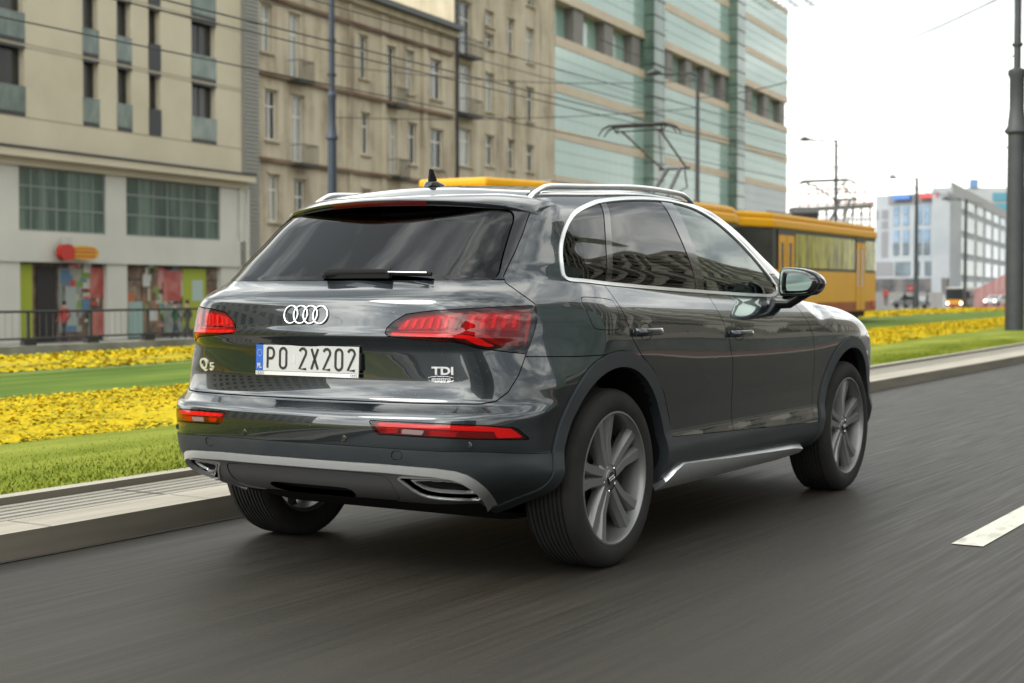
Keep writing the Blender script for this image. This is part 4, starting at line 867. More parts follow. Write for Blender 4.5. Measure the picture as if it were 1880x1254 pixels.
# ---------------------------------------------------------------- the car: a smooth hull cut into panels
def sdpoly(P,poly):
    """signed distance (negative inside) of 2D points to a polygon"""
    poly=np.asarray(poly,float); d=np.full(len(P),1e9); ins=np.zeros(len(P),bool)
    for i in range(len(poly)):
        a=poly[i-1]; b=poly[i]; e=b-a; w_=P-a
        t=np.clip((w_@e)/max(e@e,1e-12),0,1); q=w_-t[:,None]*e; d=np.minimum(d,(q*q).sum(1))
        c=(a[1]<=P[:,1])!=(b[1]<=P[:,1])
        with np.errstate(divide='ignore',invalid='ignore'):
            xx=a[0]+(P[:,1]-a[1])*(e[0])/(e[1] if e[1]!=0 else 1e-12)
        ins^= c&(P[:,0]<xx)
    d=np.sqrt(d); return np.where(ins,-d,d)
class PM:  # panel mesh
    def __init__(s,V,N,T): s.V,s.N,s.T=V,N,T
    def split(s,f):
        f=np.where(np.abs(f)<1e-5,1e-5,f); T=s.T; neg=f[T]<0; c=neg.sum(1)
        A=[T[c==3]]; B=[T[c==0]]; V=[s.V];Nn=[s.N]; n0=len(s.V)
        mix_=[]
        for cnt in (1,2):
            t=T[c==cnt]; ng=neg[c==cnt]; lone=np.argmax(ng if cnt==1 else ~ng,1)
            if len(t):
                r=np.arange(len(t)); t=np.stack([t[r,(lone+k)%3] for k in range(3)],1)
            mix_.append(t)
        E_=np.concatenate([np.concatenate([t[:,[0,1]],t[:,[0,2]]]) for t in mix_ if len(t)]) if any(len(t) for t in mix_) else np.zeros((0,2),int)
        if len(E_):
            k=np.sort(E_,1); u,inv=np.unique(k,axis=0,return_inverse=True); inv=inv.ravel()+n0
            fa,fb=f[u[:,0]],f[u[:,1]]; t_=(fa/(fa-fb))[:,None]
            V.append(s.V[u[:,0]]*(1-t_)+s.V[u[:,1]]*t_); nn_=s.N[u[:,0]]*(1-t_)+s.N[u[:,1]]*t_; Nn.append(nn_/np.linalg.norm(nn_,axis=1)[:,None])
            o=0
            for cnt,t in zip((1,2),mix_):
                if not len(t): continue
                n=len(t); p1=inv[o:o+n]; p2=inv[o+n:o+2*n]; o+=2*n
                lone=np.stack([t[:,0],p1,p2],1); q=np.concatenate([np.stack([p1,t[:,1],t[:,2]],1),np.stack([p1,t[:,2],p2],1)])
                (A if cnt==1 else B).append(lone); (B if cnt==1 else A).append(q)
        V=np.concatenate(V);Nn=np.concatenate(Nn)
        return PM(V,Nn,np.concatenate(A)).clean(),PM(V,Nn,np.concatenate(B)).clean()
    def clean(s):
        if not len(s.T): return PM(s.V[:0],s.N[:0],s.T)
        u,inv=np.unique(s.T,return_inverse=True); return PM(s.V[u],s.N[u],inv.reshape(s.T.shape))
    def cut(s,fn,gap=0):
        """fn -> field; returns inside, outside with a gap between"""
        if not gap: return s.split(fn(s))
        a,b=s.split(fn(s)+gap/2)
        if len(b.T): _,b=b.split(fn(b)-gap/2)
        return a,b
    def join(s,*o):
        V,N,T=[s.V],[s.N],[s.T]; k=len(s.V)
        for q in o: V.append(q.V);N.append(q.N);T.append(q.T+k);k+=len(q.V)
        return PM(np.concatenate(V),np.concatenate(N),np.concatenate(T))
    def moved(s,off): 
        V=s.V+s.N*(off if np.isscalar(off) else off[:,None]); V[:,0]=np.where(np.abs(s.V[:,0])<1e-6,0,V[:,0]); return PM(V,s.N,s.T)
def border(T):
    E_=np.concatenate([T[:,[0,1]],T[:,[1,2]],T[:,[2,0]]]); k=np.sort(E_,1)
    u,idx,c=np.unique(k,axis=0,return_index=True,return_counts=True); return E_[idx[c==1]]
def panel(name,pm,m,parent,off=0.,skirt=.012,side=0,mirror=True,out=None):
    """link a panel: off along the normal, skirt turns the edge inwards; side 0 = both halves in one, 1 = right, -1 = left"""
    pm=pm.moved(off) if (not np.isscalar(off)) or off else pm
    V,N,T=pm.V,pm.N,pm.T
    if not len(T): print('EMPTY',name); return None
    if skirt:
        b=border(T); mid=(np.abs(V[b[:,0],0])<2e-4)&(np.abs(V[b[:,1],0])<2e-4); b=b[~mid]
        if len(b):
            A,B=V[b[:,0]],V[b[:,1]]; A2,B2=A-N[b[:,0]]*skirt,B-N[b[:,1]]*skirt
            e=B-A; q=np.cross(e,(N[b[:,0]]+N[b[:,1]])); q/=np.maximum(np.linalg.norm(q,axis=1),1e-9)[:,None]
            k=len(V); n=len(b); V=np.concatenate([V,A,B,B2,A2]); N=np.concatenate([N,q,q,q,q]); r=np.arange(n)+k
            # winding: edge (a,b) of face; outward wall runs b->a
            T=np.concatenate([T,np.stack([r+n,r,r+3*n],1),np.stack([r+n,r+3*n,r+2*n],1)])
    if side<=0:
        Vm=V*[-1,1,1];Nm=N*[-1,1,1];Tm=T[:,::-1]
        if side==0: T=np.concatenate([T,Tm+len(V)]); V=np.concatenate([V,Vm]); N=np.concatenate([N,Nm])
        else: V,N,T=Vm,Nm,Tm
    me=bpy.data.meshes.new(name); me.vertices.add(len(V)); me.vertices.foreach_set('co',V.ravel().astype(np.float32))
    me.loops.add(len(T)*3); me.loops.foreach_set('vertex_index',T.ravel().astype(np.int32))
    me.polygons.add(len(T)); me.polygons.foreach_set('loop_start',np.arange(0,len(T)*3,3,dtype=np.int32))
    me.polygons.foreach_set('use_smooth',np.ones(len(T),bool)); me.update(calc_edges=True)
    me.normals_split_custom_set_from_vertices(N.astype(np.float32))
    me.materials.append(m); o=bpy.data.objects.new(name,me); COL.objects.link(o); o.parent=parent; return o
def surf(y,z):
    lo,hi=.3,1.1
    for _ in range(30):
        m_=(lo+hi)/2
        if F(np.array([[m_,y,z]]))[0]<0: lo=m_
        else: hi=m_
    return lo
# --- materials
def paintmat():
    m=mat('car_paint',(.030,.038,.044),.24,.55,1.0,.6,.008); m.node_tree.nodes['Principled BSDF'].inputs['Coat IOR'].default_value=1.66; nt=m.node_tree; b=nt.nodes['Principled BSDF']; L=nt.links.new
    tc=nn(nt,'ShaderNodeTexCoord'); nz=nn(nt,'ShaderNodeTexNoise'); nz.inputs['Scale'].default_value=900; nz.inputs['Detail'].default_value=1
    cr=nn(nt,'ShaderNodeValToRGB'); e=cr.color_ramp.elements; e[0].position=.35; e[0].color=(.0038,.0072,.0100,1); e[1].position=.7; e[1].color=(.0085,.0150,.0200,1)
    L(tc.outputs['Object'],nz.inputs['Vector']); L(nz.outputs['Fac'],cr.inputs[0]); L(cr.outputs[0],b.inputs['Base Color'])
    # faint orange peel and dried rain spots in the clear coat
    n2=nn(nt,'ShaderNodeTexNoise'); n2.inputs['Scale'].default_value=9; n2.inputs['Detail'].default_value=2
    bp=nn(nt,'ShaderNodeBump'); bp.inputs['Strength'].default_value=.05; bp.inputs['Distance'].default_value=.004
    L(tc.outputs['Object'],n2.inputs['Vector']); L(n2.outputs['Fac'],bp.inputs['Height']); L(bp.outputs[0],b.inputs['Coat Normal'])
    v=nn(nt,'ShaderNodeTexVoronoi'); v.inputs['Scale'].default_value=55; v.inputs['Randomness'].default_value=1
    c2=nn(nt,'ShaderNodeValToRGB'); e=c2.color_ramp.elements; e[0].position=.10; e[0].color=(.35,.35,.35,1); e[1].position=.14; e[1].color=(.006,.006,.006,1)
    L(tc.outputs['Object'],v.inputs['Vector']); L(v.outputs['Distance'],c2.inputs[0])
    n3=nn(nt,'ShaderNodeTexNoise'); n3.inputs['Scale'].default_value=2.5; L(tc.outputs['Object'],n3.inputs['Vector'])
    m3=nn(nt,'ShaderNodeMapRange'); m3.inputs[1].default_value=.5; m3.inputs[2].default_value=.6; L(n3.outputs['Fac'],m3.inputs[0])
    mx=nn(nt,'ShaderNodeMixRGB'); mx.inputs[1].default_value=(.006,.006,.006,1); L(m3.outputs[0],mx.inputs[0]); L(c2.outputs[0],mx.inputs[2]); L(mx.outputs[0],b.inputs['Coat Roughness'])
    return m
PAINT=paintmat()
CLAD=noisy('grey_cladding',(.026,.033,.037),(.040,.046,.050),.48,nscale=5,detail=9,bump=.05,bdist=.001,spec=.45)
BLACKGL=mat('gloss_black',(.008,.008,.009),.12,0,.6); RUB=noisy('tyre_rubber',(.014,.014,.014),(.027,.025,.022),.82,nscale=7,detail=7,spec=.3)
BLACKM=mat('matt_black',(.008,.008,.008),.75,spec=.2); CHROME=mat('satin_aluminium',(.80,.81,.82),.33,.9); BRIGHT=mat('bright_chrome',(.85,.86,.87),.16,1.0); BADGE=mat('badge_chrome',(.80,.81,.82),.30,.8)
BLADE=mat('satin_silver',(.80,.81,.82),.34,.75); SKID=mat('satin_grey_plate',(.17,.17,.172),.42,.75); ALLOY=mat('alloy_wheel',(.18,.18,.178),.42,.7)
GLASS_D=glassmat('privacy_glass',(.035,.04,.04),ior=1.45); GLASS_L=glassmat('tinted_glass',(.42,.50,.46),(.93,1,.97),ior=1.65)
INTR=mat('interior',(.018,.017,.016),.8)
REDLENS=glassmat('red_lens',(.92,.11,.10),ior=1.5); REDIN=mat('lamp_red',(.75,.035,.030),.35,0,.0,.6); REDBAR=mat('lamp_guide',(1.0,.12,.10),.28,spec=.6,emit=(1,.08,.06),es=.14)
REDDK=mat('lamp_dark_red',(.34,.013,.012),.35,0,spec=.7)
WHITEP=mat('plate_white',(.60,.60,.57),.4); BLUEP=mat('plate_blue',(.02,.13,.55),.35); INK=mat('plate_ink',(.012,.012,.013),.45)
car=empty('car',(0,0,0),0,'dark grey off-road estate car with chrome window trim driving on the road','car')
P,Q=hull(.0095); T=np.concatenate([Q[:,[0,1,2]],Q[:,[0,2,3]]])
# drop degenerate faces, orient outwards
a=np.cross(P[T[:,1]]-P[T[:,0]],P[T[:,2]]-P[T[:,0]]); ar=np.linalg.norm(a,axis=1); T=T[ar>1e-10]
NRM=grad(P); c_=np.cross(P[T[:,1]]-P[T[:,0]],P[T[:,2]]-P[T[:,0]]); fl=(c_*NRM[T].mean(1)).sum(1)<0; T[fl]=T[fl][:,::-1]
P[P[:,0]<1e-7,0]=0; NRM[P[:,0]==0,0]=0; NRM/=np.linalg.norm(NRM,axis=1)[:,None]
H=PM(P,NRM,T)
S=lambda v:v[:,0]+v[:,1]+.95
YZ=lambda m:m.V[:,[1,2]]; XZ=lambda m:m.V[:,[0,2]]; XY=lambda m:m.V[:,[0,1]]
SZ=lambda m:np.stack([S(m.V),m.V[:,2]],1)
def reg(proj,poly,cond=None):
    poly=np.asarray(poly)
    def f(m):
        d=sdpoly(proj(m),poly)
        return d if cond is None else np.maximum(d,cond(m))
    return f
sideface=lambda m:np.where(m.V[:,0]>.45,-1.,1.)*.05
# underside
under,M0=H.cut(lambda m:np.maximum(m.V[:,2]-.315,(m.N[:,2]+.92)*.3))
panel('underbody',under,BLACKM,car,skirt=0)
# wheel arches
AR=((0.-.01,.378,.447),(2.812,.372,.442)); arches=[]
for yc,zc,r in AR:
    _,M0=M0.cut(lambda m:np.maximum(np.hypot(m.V[:,1]-yc,m.V[:,2]-zc)-r,.35-m.V[:,0]))
# arch lips (cladding)
archtrim=[]
for (yc,zc,r),ro,y0,y1 in ((AR[0],.512,-.50,.47),(AR[1],.505,2.30,3.30)):
    t,M0=M0.cut(lambda m:np.maximum(np.hypot(m.V[:,1]-yc,m.V[:,2]-zc)-ro,.35-m.V[:,0]),.003); archtrim.append(t)
# --- side windows
GL=chaik([(-.222,1.200),(-.212,1.24),(-.165,1.31),(-.085,1.385),(.010,1.440),(.10,1.470),(.22,1.497),(.339,1.519),(.65,1.548),(.986,1.560),(1.20,1.552),(1.36,1.525),(1.52,1.463),(1.70,1.355),(1.84,1.23),(1.955,1.113),(1.5,1.122),(1.006,1.136),(.4,1.156),(.025,1.172),(-.10,1.181),(-.195,1.185),(-.218,1.188)],2)
fG=reg(YZ,GL,lambda m:.3-m.V[:,0])
trim,M0=M0.cut(lambda m:fG(m)-.0145,.0)
glass,trim=trim.cut(fG,.0)
panel('window_trim',trim,CHROME,car,.004,.010,1); panel('window_trim',trim,CHROME,car,.004,.010,-1)
def slant(y0,y1): return lambda m:m.V[:,1]-(y0+(y1-y0)*(m.V[:,2]-1.15)/.40)
qg,rest=glass.cut(slant(.030,.350)); pil1,rest=rest.cut(slant(.075,.400)); rg,rest=rest.cut(slant(.905,.945)); pil2,fg=rest.cut(slant(.990,1.075))
tri,fg2=fg.cut(lambda m:-(m.V[:,1]-(1.90+(1.15-m.V[:,2])*.30)))
for sd_ in (1,-1):
    panel('quarter_window',qg,GLASS_D,car,-.004,.004,sd_); panel('rear_door_window',rg,GLASS_D,car,-.004,.004,sd_); panel('front_door_window',fg2,GLASS_L,car,-.004,.004,sd_)
    panel('door_pillar',pil1,BLACKGL,car,-.001,.012,sd_); panel('door_pillar',pil2,BLACKGL,car,-.001,.012,sd_); panel('window_corner',tri,BLACKM,car,-.001,.012,sd_)
# --- rear bumper group (z below the tailgate line)
def zline(f): return lambda m:m.V[:,2]-f(m)
zbump=lambda m:.655+.012*sst(.2,1.3,S(m.V))
WRAP=lambda m:np.stack([S(m.V),m.V[:,2]],1)
rear_end=lambda m:m.V[:,1]-(-.40)      # bumper reaches the wheel arch
TG=[(-2,.713),(.0,.713),(.60,.712),(.85,.712),(.95,.713),(1.025,.722),(1.09,.755),(1.15,.815),(1.203,.896),(1.247,.957),(1.272,1.0),(1.282,1.04),(1.277,1.085),(1.20,1.125),(1.133,1.165),(1.128,1.19),(1.17,1.235),(1.228,1.293),(1.29,1.36),(1.345,1.43),(1.39,1.475),(1.43,1.51)]
TGs=np.array(TG+[(1.43,1.8),(-2,1.8)])
topcut=lambda m:(m.V[:,1]-(-.335+.36*m.V[:,0]**2))   # roof edge above the rear window
fT=reg(SZ,TGs,lambda m:np.maximum(m.V[:,1]-.05,np.where(m.V[:,2]>1.40,topcut(m),-1)))
tg,M0=M0.cut(fT,.005)
# tail lamps
LP=np.array([(.470,.975),(.480,.993),(.513,1.017),(.575,1.046),(.65,1.055),(.722,1.061),(.888,1.068),(1.067,1.074),(1.262,1.078),(1.273,1.06),(1.270,1.01),(1.238,.957),(1.196,.897),(1.13,.902),(1.06,.908),(.942,.919),(.90,.926),(.86,.936),(.80,.944),(.611,.953),(.484,.963)])
lamp,tg=tg.cut(reg(SZ,LP),.004)
# rear window
RW=chaik([(-.9,1.176),(-.3,1.176),(.3,1.176),(.655,1.177),(.672,1.179),(.677,1.192),(.664,1.24),(.640,1.31),(.622,1.37),(.608,1.42),(.585,1.452),(.53,1.477),(.3,1.497),(-.3,1.505),(-.9,1.505)],2)
rw,tg=tg.cut(reg(XZ,RW),.004)
panel('rear_window',rw,GLASS_D,car,-.003,.006)
dtrim,tg=tg.cut(lambda m:np.maximum(1.178-m.V[:,2],-.5),.003)
panel('pillar_trim',dtrim,BLACKGL,car,.002,.012)
tgo=panel('tailgate',tg,PAINT,car,0,.014)
# lamp innards
def lampset(sd_):
    L0=panel('tail_light',lamp,REDLENS,car,.001,.004,sd_)
    back=lamp.moved(-.024); panel('lamp_housing',back,REDDK,L0,0,-.020,sd_)
    bar,_=lamp.cut(reg(SZ,[(.487,.9785),(.60,.9765),(.78,.9745),(.88,.970),(.925,.962),(.98,.940),(1.03,.928),(1.06,.924),(.985,.925),(.93,.932),(.895,.942),(.865,.953),(.80,.959),(.611,.963),(.500,.967)]))
    panel('light_guide',bar,REDBAR,L0,-.006,.012,sd_)
    bar,_=lamp.cut(reg(SZ,[(.50,.985),(.60,.9875),(.78,.9890),(.90,.988),(.97,.975),(1.04,.950),(1.10,.926),(1.07,.926),(1.00,.944),(.94,.966),(.885,.975),(.78,.9795),(.60,.9805),(.50,.982)]))
    panel('light_guide',bar,REDIN,L0,-.011,.014,sd_)
    bar,_=lamp.cut(reg(SZ,[(.52,.992),(.79,.9945),(.835,1.049),(.72,1.045),(.60,1.034),(.56,1.022)])); panel('reflector',bar,REDIN,L0,-.020,.008,sd_)
    bar,_=lamp.cut(reg(SZ,[(.855,.995),(1.19,.985),(1.195,1.052),(1.05,1.056),(.90,1.054)])); panel('reflector',bar,REDIN,L0,-.020,.008,sd_)
    for i in range(6):     # slanted ribs in the inner and the outer chamber
        s0=.555+i*.040; h=.030+.0030*i
        rb,_=lamp.cut(reg(SZ,[(s0,.997),(s0+.013,.997),(s0+.030,.997+h-.004),(s0+.052,.997+h),(s0+.020,.997+h),(s0+.012,.997+h-.008)]))
        panel('light_guide',rb,REDBAR,L0,-.012,.006,sd_)
    for i in range(5):
        s0=.885+i*.062; h=.050
        rb,_=lamp.cut(reg(SZ,[(s0,.997),(s0+.020,.997),(s0+.036,.997+h-.010),(s0+.066,.997+h),(s0+.026,.997+h),(s0+.014,.997+h-.012)]))
        panel('light_guide',rb,REDBAR,L0,-.012,.006,sd_)
    rb,_=lamp.cut(reg(SZ,[(1.205,.925),(1.222,.945),(1.258,1.050),(1.236,1.050),(1.215,1.0)])); panel('reflector',rb,REDIN,L0,-.010,.010,sd_)
    rb,_=lamp.cut(reg(SZ,[(.79,.990),(.815,.990),(.862,1.056),(.835,1.056)])); panel('lamp_divider',rb,REDDK,L0,-.004,.016,sd_)
for sd_ in (1,-1): lampset(sd_)
# --- bumper, cut off the quarter panel by the line under the lamp
def bline(m):   # z of quarter/bumper joint as function of y
    y=m.V[:,1]; return np.where(y<-.30,.886-.03*(y+.585),.878)
bmp,M0=M0.cut(lambda m:np.maximum(m.V[:,2]-bline(m),m.V[:,1]-.0),.004)
FOG=np.array([(.371,.649),(.434,.6475),(.697,.645),(.95,.637),(1.10,.626),(1.135,.618),(1.205,.578),(1.19,.577),(.976,.584),(.70,.591),(.486,.596),(.42,.597),(.400,.606)])
fog,bmp=bmp.cut(reg(SZ,FOG),.003)
grey=lambda m:m.V[:,2]-(.549-.010*sst(.2,.85,S(m.V))-.022*sst(.85,1.4,S(m.V)))
low,bmp=bmp.cut(grey,.002)
panel('rear_bumper',bmp,PAINT,car,0,.012)
for sd_ in (1,-1):
    f0=panel('reflector_lamp',fog,REDLENS,car,.001,.003,sd_); panel('lamp_housing',fog.moved(-.022),REDDK,f0,0,-.018,sd_)
    b1,_=fog.cut(reg(SZ,[(.40,.643),(.70,.639),(.95,.632),(1.10,.620),(1.17,.586),(1.02,.588),(1.0,.612),(.70,.622),(.42,.628)])); panel('light_guide',b1,REDBAR,f0,-.008,.010,sd_)
    b1,_=fog.cut(reg(SZ,[(.535,.620),(.640,.617),(.632,.600),(.530,.603)])); panel('reversing_lamp',b1,mat('reversing_lens',(.30,.22,.22),.2,.2),f0,.0025,.004,sd_)
    b1,_=fog.cut(reg(SZ,[(.44,.622),(.51,.621),(.505,.602),(.455,.603)])); panel('reflector',b1,REDIN,f0,-.010,.010,sd_)
    b1,_=fog.cut(reg(SZ,[(.665,.616),(.80,.612),(.80,.594),(.66,.596)])); panel('reflector',b1,REDIN,f0,-.010,.010,sd_)
# blade and skid plate
BO=[(-2,.486),(.063,.486),(.437,.484),(.70,.475),(.80,.466),(.86,.452),(.91,.432),(.965,.402),(1.02,.365),(1.075,.325),(1.12,.285),(1.12,.1),(-2,.1)]
BI=[(-2,.463),(.063,.463),(.437,.461),(.69,.452),(.78,.443),(.835,.430),(.885,.408),(.935,.380),(.985,.345),(1.03,.310),(1.06,.280),(1.06,.1),(-2,.1)]
ins,low=low.cut(reg(SZ,BO),.002); skid,blade=ins.cut(reg(SZ,BI),.0)
# tow eye covers
tow,low=low.cut(reg(SZ,chaik([(.485,.538),(.535,.536),(.535,.502),(.485,.504)],1)),.003)
for sd_ in (1,-1): panel('tow_cover',tow,CLAD,car,0,.008,sd_)
panel('lower_bumper',low,CLAD,car,.002,.012); fBI=reg(SZ,BI); dbl=np.clip(1-fBI(blade)/.023,0,1)
panel('bumper_trim',blade,BLADE,car,.003+.016*dbl**.8,.020)
EX=chaik([(.520,.432),(.60,.432),(.72,.433),(.80,.430),(.88,.412),(1.005,.336),(.86,.343),(.70,.352),(.625,.374),(.55,.418)],1)
fE=reg(SZ,EX); pipe,skid=skid.cut(lambda m:fE(m)-.006,.001)
hole,frame=pipe.cut(fE); 
INS=chaik([(-.9,.444),(.30,.444),(.435,.437),(.475,.428),(.515,.380),(.56,.335),(.60,.20),(-.9,.20)],1)
pl1,skid=skid.cut(reg(SZ,INS),.004); sc,pl1=pl1.cut(reg(SZ,chaik([(-.9,.372),(.20,.372),(.30,.368),(.345,.335),(.38,.2),(-.9,.2)],1)),.001)
panel('skid_plate',skid,SKID,car,.0,.012); panel('skid_plate',pl1,SKID,car,-.003,.010); panel('tow_opening',sc,BLACKM,car,-.030,-.028)
for sd_ in (1,-1):
    e0=panel('exhaust_trim',frame,CHROME,car,.004,.012,sd_); panel('exhaust_recess',hole,BLACKM,e0,-.045,-.045,sd_)
    h1,_=hole.cut(lambda m:np.abs(fE(m)+.0165)-.0032); panel('exhaust_lip',h1,CHROME,e0,-.012,.010,sd_)
# --- doors
SILLZ=lambda m:.505-.030*(m.V[:,1]-.4)/.8-.006
sill,M0=M0.cut(lambda m:np.maximum.reduce([m.V[:,2]-SILLZ(m),.40-m.V[:,1],m.V[:,1]-2.36]),.003)
RD=[(.020,1.30),(.026,1.165),(.036,1.10),(.060,1.03),(.085,.975),(.110,.93),(.19,.86),(.30,.80),(.42,.69),(.485,.58),(.50,.45),(1.165,.40),(1.165,.47),(1.150,.80),(1.105,.92),(1.060,1.00),(1.018,1.132),(.95,1.30)]
rd,M0=M0.cut(reg(YZ,RD,lambda m:np.maximum(.5-m.V[:,0],m.V[:,2]-1.22)),.005)
FD=[(.95,1.30),(1.018,1.132),(1.060,1.00),(1.105,.92),(1.150,.80),(1.165,.47),(1.165,.38),(2.228,.38),(2.228,.50),(2.240,.80),(2.215,.90),(2.165,.97),(2.09,1.06),(2.03,1.12),(1.9,1.30)]
fd,M0=M0.cut(reg(YZ,FD,lambda m:np.maximum(.5-m.V[:,0],m.V[:,2]-1.22)),.005)
ff,M0=M0.cut(reg(YZ,chaik([(-.222,1.104),(-.190,1.112),(.0,1.101),(.020,1.085),(.012,1.03),(-.002,.985),(-.025,.974),(-.170,.980),(-.200,.990),(-.222,1.05)],2),lambda m:.5-m.V[:,0]),.003)
panel('fuel_flap',ff,PAINT,car,0,.006,1)
lf=panel('quarter_patch',ff.join(),PAINT,car,0,.006,-1)
doors={}
for sd_ in (1,-1):
    doors['r',sd_]=panel('rear_door',rd,PAINT,car,0,.015,sd_); doors['f',sd_]=panel('front_door',fd,PAINT,car,0,.015,sd_)
# sill cladding and its blade
sb,sill=sill.cut(reg(YZ,[(.43,.262),(.47,.300),(.55,.352),(.62,.372),(1.2,.352),(2.0,.330),(2.17,.318),(2.18,.300),(1.3,.262),(.8,.250),(.5,.24)]),.002)
for sd_ in (1,-1):
    panel('sill_cladding',sill,CLAD,car,.003,.012,sd_); panel('sill_trim',sb,BLADE,car,.012+.035*np.clip((.37-sb.V[:,2])/.10,0,1),.045,sd_)
    for t in archtrim: panel('wheel_arch_trim',t,CLAD,car,.010,.045,sd_)
# --- windscreen, bonnet, front
WS=chaik([(-.9,1.62),(-.3,1.62),(.3,1.615),(.52,1.60),(.555,1.66),(.66,2.10),(.715,2.38),(.705,2.44),(.5,2.49),(.2,2.53),(-.2,2.53),(-.9,2.53)],1)
wsn,M0=M0.cut(reg(XY,WS,lambda m:1.0-m.V[:,2]),.004); panel('windscreen',wsn,GLASS_L,car,-.003,.006)
BN=chaik([(-.9,2.545),(.2,2.545),(.55,2.50),(.74,2.46),(.80,2.60),(.80,3.2),(.76,3.42),(.6,3.58),(.3,3.66),(-.3,3.67),(-.9,3.67)],1)
bn,M0=M0.cut(reg(XY,BN,lambda m:.84-m.V[:,2]),.005); panel('bonnet',bn,PAINT,car,0,.014)
hl,M0=M0.cut(lambda m:np.maximum.reduce([np.abs(m.V[:,2]-.765-.05*sst(3.4,3.1,m.V[:,1]))-.055,3.18-m.V[:,1],.50-m.V[:,0]]),.004)
for sd_ in (1,-1): panel('headlight',hl,mat('headlamp_glass',(.25,.27,.28),.05,.6),car,0,.01,sd_)
gr,M0=M0.cut(lambda m:np.maximum.reduce([np.abs(m.V[:,2]-.60)-.19,3.3-m.V[:,1],m.V[:,0]-(.42-.15*np.abs(m.V[:,2]-.62)/.19)]),.004); panel('grille',gr,BLACKGL,car,-.01,-.01)
fb,M0=M0.cut(lambda m:np.maximum(3.02-m.V[:,1]+(.40*(m.V[:,2]-.6)),m.V[:,2]-.88),.004); fbl,fb=fb.cut(lambda m:m.V[:,2]-.42,.002)
panel('front_bumper',fb,PAINT,car,0,.012); panel('front_skirt',fbl,CLAD,car,.002,.012)
low2,M0=M0.cut(lambda m:m.V[:,2]-.40); 
if len(low2.T): panel('lower_edge',low2,CLAD,car,0,.012)
panel('body',M0,PAINT,car,0,.014)
# --- wheel houses, inner shell and cabin
for yc,zc,r in AR:
    for sx in (1,-1):
        b=MB(); n=28; vs=[];fs=[]
        for i in range(n+1):
            a_=R_(-10)+R_(200)*i/n; c,s_=math.cos(a_),math.sin(a_)
            for x in (min(.915,surf(yc+c*(r+.002),zc+s_*(r+.002))-.012),.60): vs.append((sx*x,yc+c*(r+.002),zc+s_*(r+.002)))
        for i in range(n): fs.append((2*i,2*i+1,2*i+3,2*i+2))
        b.add(vs,fs); m_=[(sx*.60,yc+math.cos(R_(-10)+R_(200)*i/n)*r,zc+math.sin(R_(-10)+R_(200)*i/n)*r) for i in range(n+1)]
        b.add(m_+[(sx*.60,yc,zc)],[(i,i+1,n+1) for i in range(n)])
        b.build('wheel_housing',BLACKM,car,smooth=False)
P2,Q2=hull(.045); T2=np.concatenate([Q2[:,[0,1,2]],Q2[:,[0,2,3]]]); N2=grad(P2)
IM=PM(P2,N2,T2); IM=IM.moved(-.024)
roofin,IM=IM.cut(lambda m:np.maximum(1.50-m.V[:,2],(.8-m.N[:,2])*.2)); panel('headliner',roofin,INTR,car,0,0)
IM,_=IM.cut(lambda m:m.V[:,2]-1.085)
for yc,zc,r in AR: _,IM=IM.cut(lambda m:np.maximum(np.hypot(m.V[:,1]-yc,m.V[:,2]-zc)-r,.5-m.V[:,0]))
panel('inner_shell',IM,BLACKM,car,0,0)
b=MB(); b.box(-.80,.80,-.45,2.4,.42,.62); b.box(-.66,.66,-.60,-.02,.62,1.05); b.build('cabin_floor',INTR,car)
b=MB(); b.box(-.74,.74,1.78,2.45,.62,1.06); b.build('dashboard',INTR,car,bevel=.04)
def seat(x,y,wd=.26,h=.62):
    b=MB(); b.box(x-wd,x+wd,y-.02,y+.50,.62,.80); M=Matrix.Translation((x,y,.74))@Matrix.Rotation(R_(14),4,'X'); b.box(-wd,wd,-.10,.02,0,h,M=M); b.box(-.14,.14,-.09,.01,h+.04,h+.22,M=M); b.tube([M@Vector((-.05,-.04,h-.02)),M@Vector((-.05,-.04,h+.06))],.008); b.tube([M@Vector((.05,-.04,h-.02)),M@Vector((.05,-.04,h+.06))],.008)
    b.build('seat',INTR,car,bevel=.025)
seat(-.38,1.12); seat(.38,1.12); seat(-.42,.18); seat(.42,.18); seat(0,.18,.15,.56)
b=MB(); M=Matrix.Translation((-.38,1.66,1.0))@Matrix.Rotation(R_(65),4,'X'); b.tube([M@Vector((.185*math.cos(t),.185*math.sin(t),0)) for t in np.linspace(0,2*PI,33)[:-1]],.014,closed=True); b.box(-.18,.18,-.02,.02,-.01,.01,M=M); b.build('steering_wheel',BLACKM,car,smooth=True)
# --- roof spoiler with stop lamp
def roofz(x,y):
    z0=np.full(1,1.2);z1=np.full(1,1.8)
    for _ in range(30):
        zm=(z0+z1)/2; v=F(np.array([[x,y,zm[0]]]))<0; z0=np.where(v,zm,z0); z1=np.where(v,z1,zm)
    return float(z0[0])
b=MB(); nx=48; vs=[];fs=[]; tips=[]
for i in range(nx+1):
    x=-.655+1.31*i/nx; x2=x*x; ty=-.418+.44*x2; tz=1.508-.062*x2-.11*x2*x2; q=max(0,(abs(x)-.56)/.095)
    ty+=.035*q*q; tz-=.012*q*q
    ya=ty+.15; za=roofz(x,ya)+.0012; ring=[(x,ya,za)]
    for k in (.75,.5,.25): 
        yy=ty+.15*k; ring.append((x,yy,za*k+(tz+.003)*(1-k)+.009*math.sin(PI*k)))
    ring+=[(x,ty+.006,tz+.0045),(x,ty,tz),(x,ty+.003,tz-.010),(x,ty+.014,tz-.020),(x,ty+.05,tz-.026),(x,ty+.11,tz-.020)]
    vs+=ring; m_=len(ring); tips.append((x,ty,tz))
for i in range(nx):
    for k in range(m_-1): fs.append((i*m_+k,(i+1)*m_+k,(i+1)*m_+k+1,i*m_+k+1))
fs+= [tuple(range(m_)),tuple(nx*m_+k for k in range(m_))]
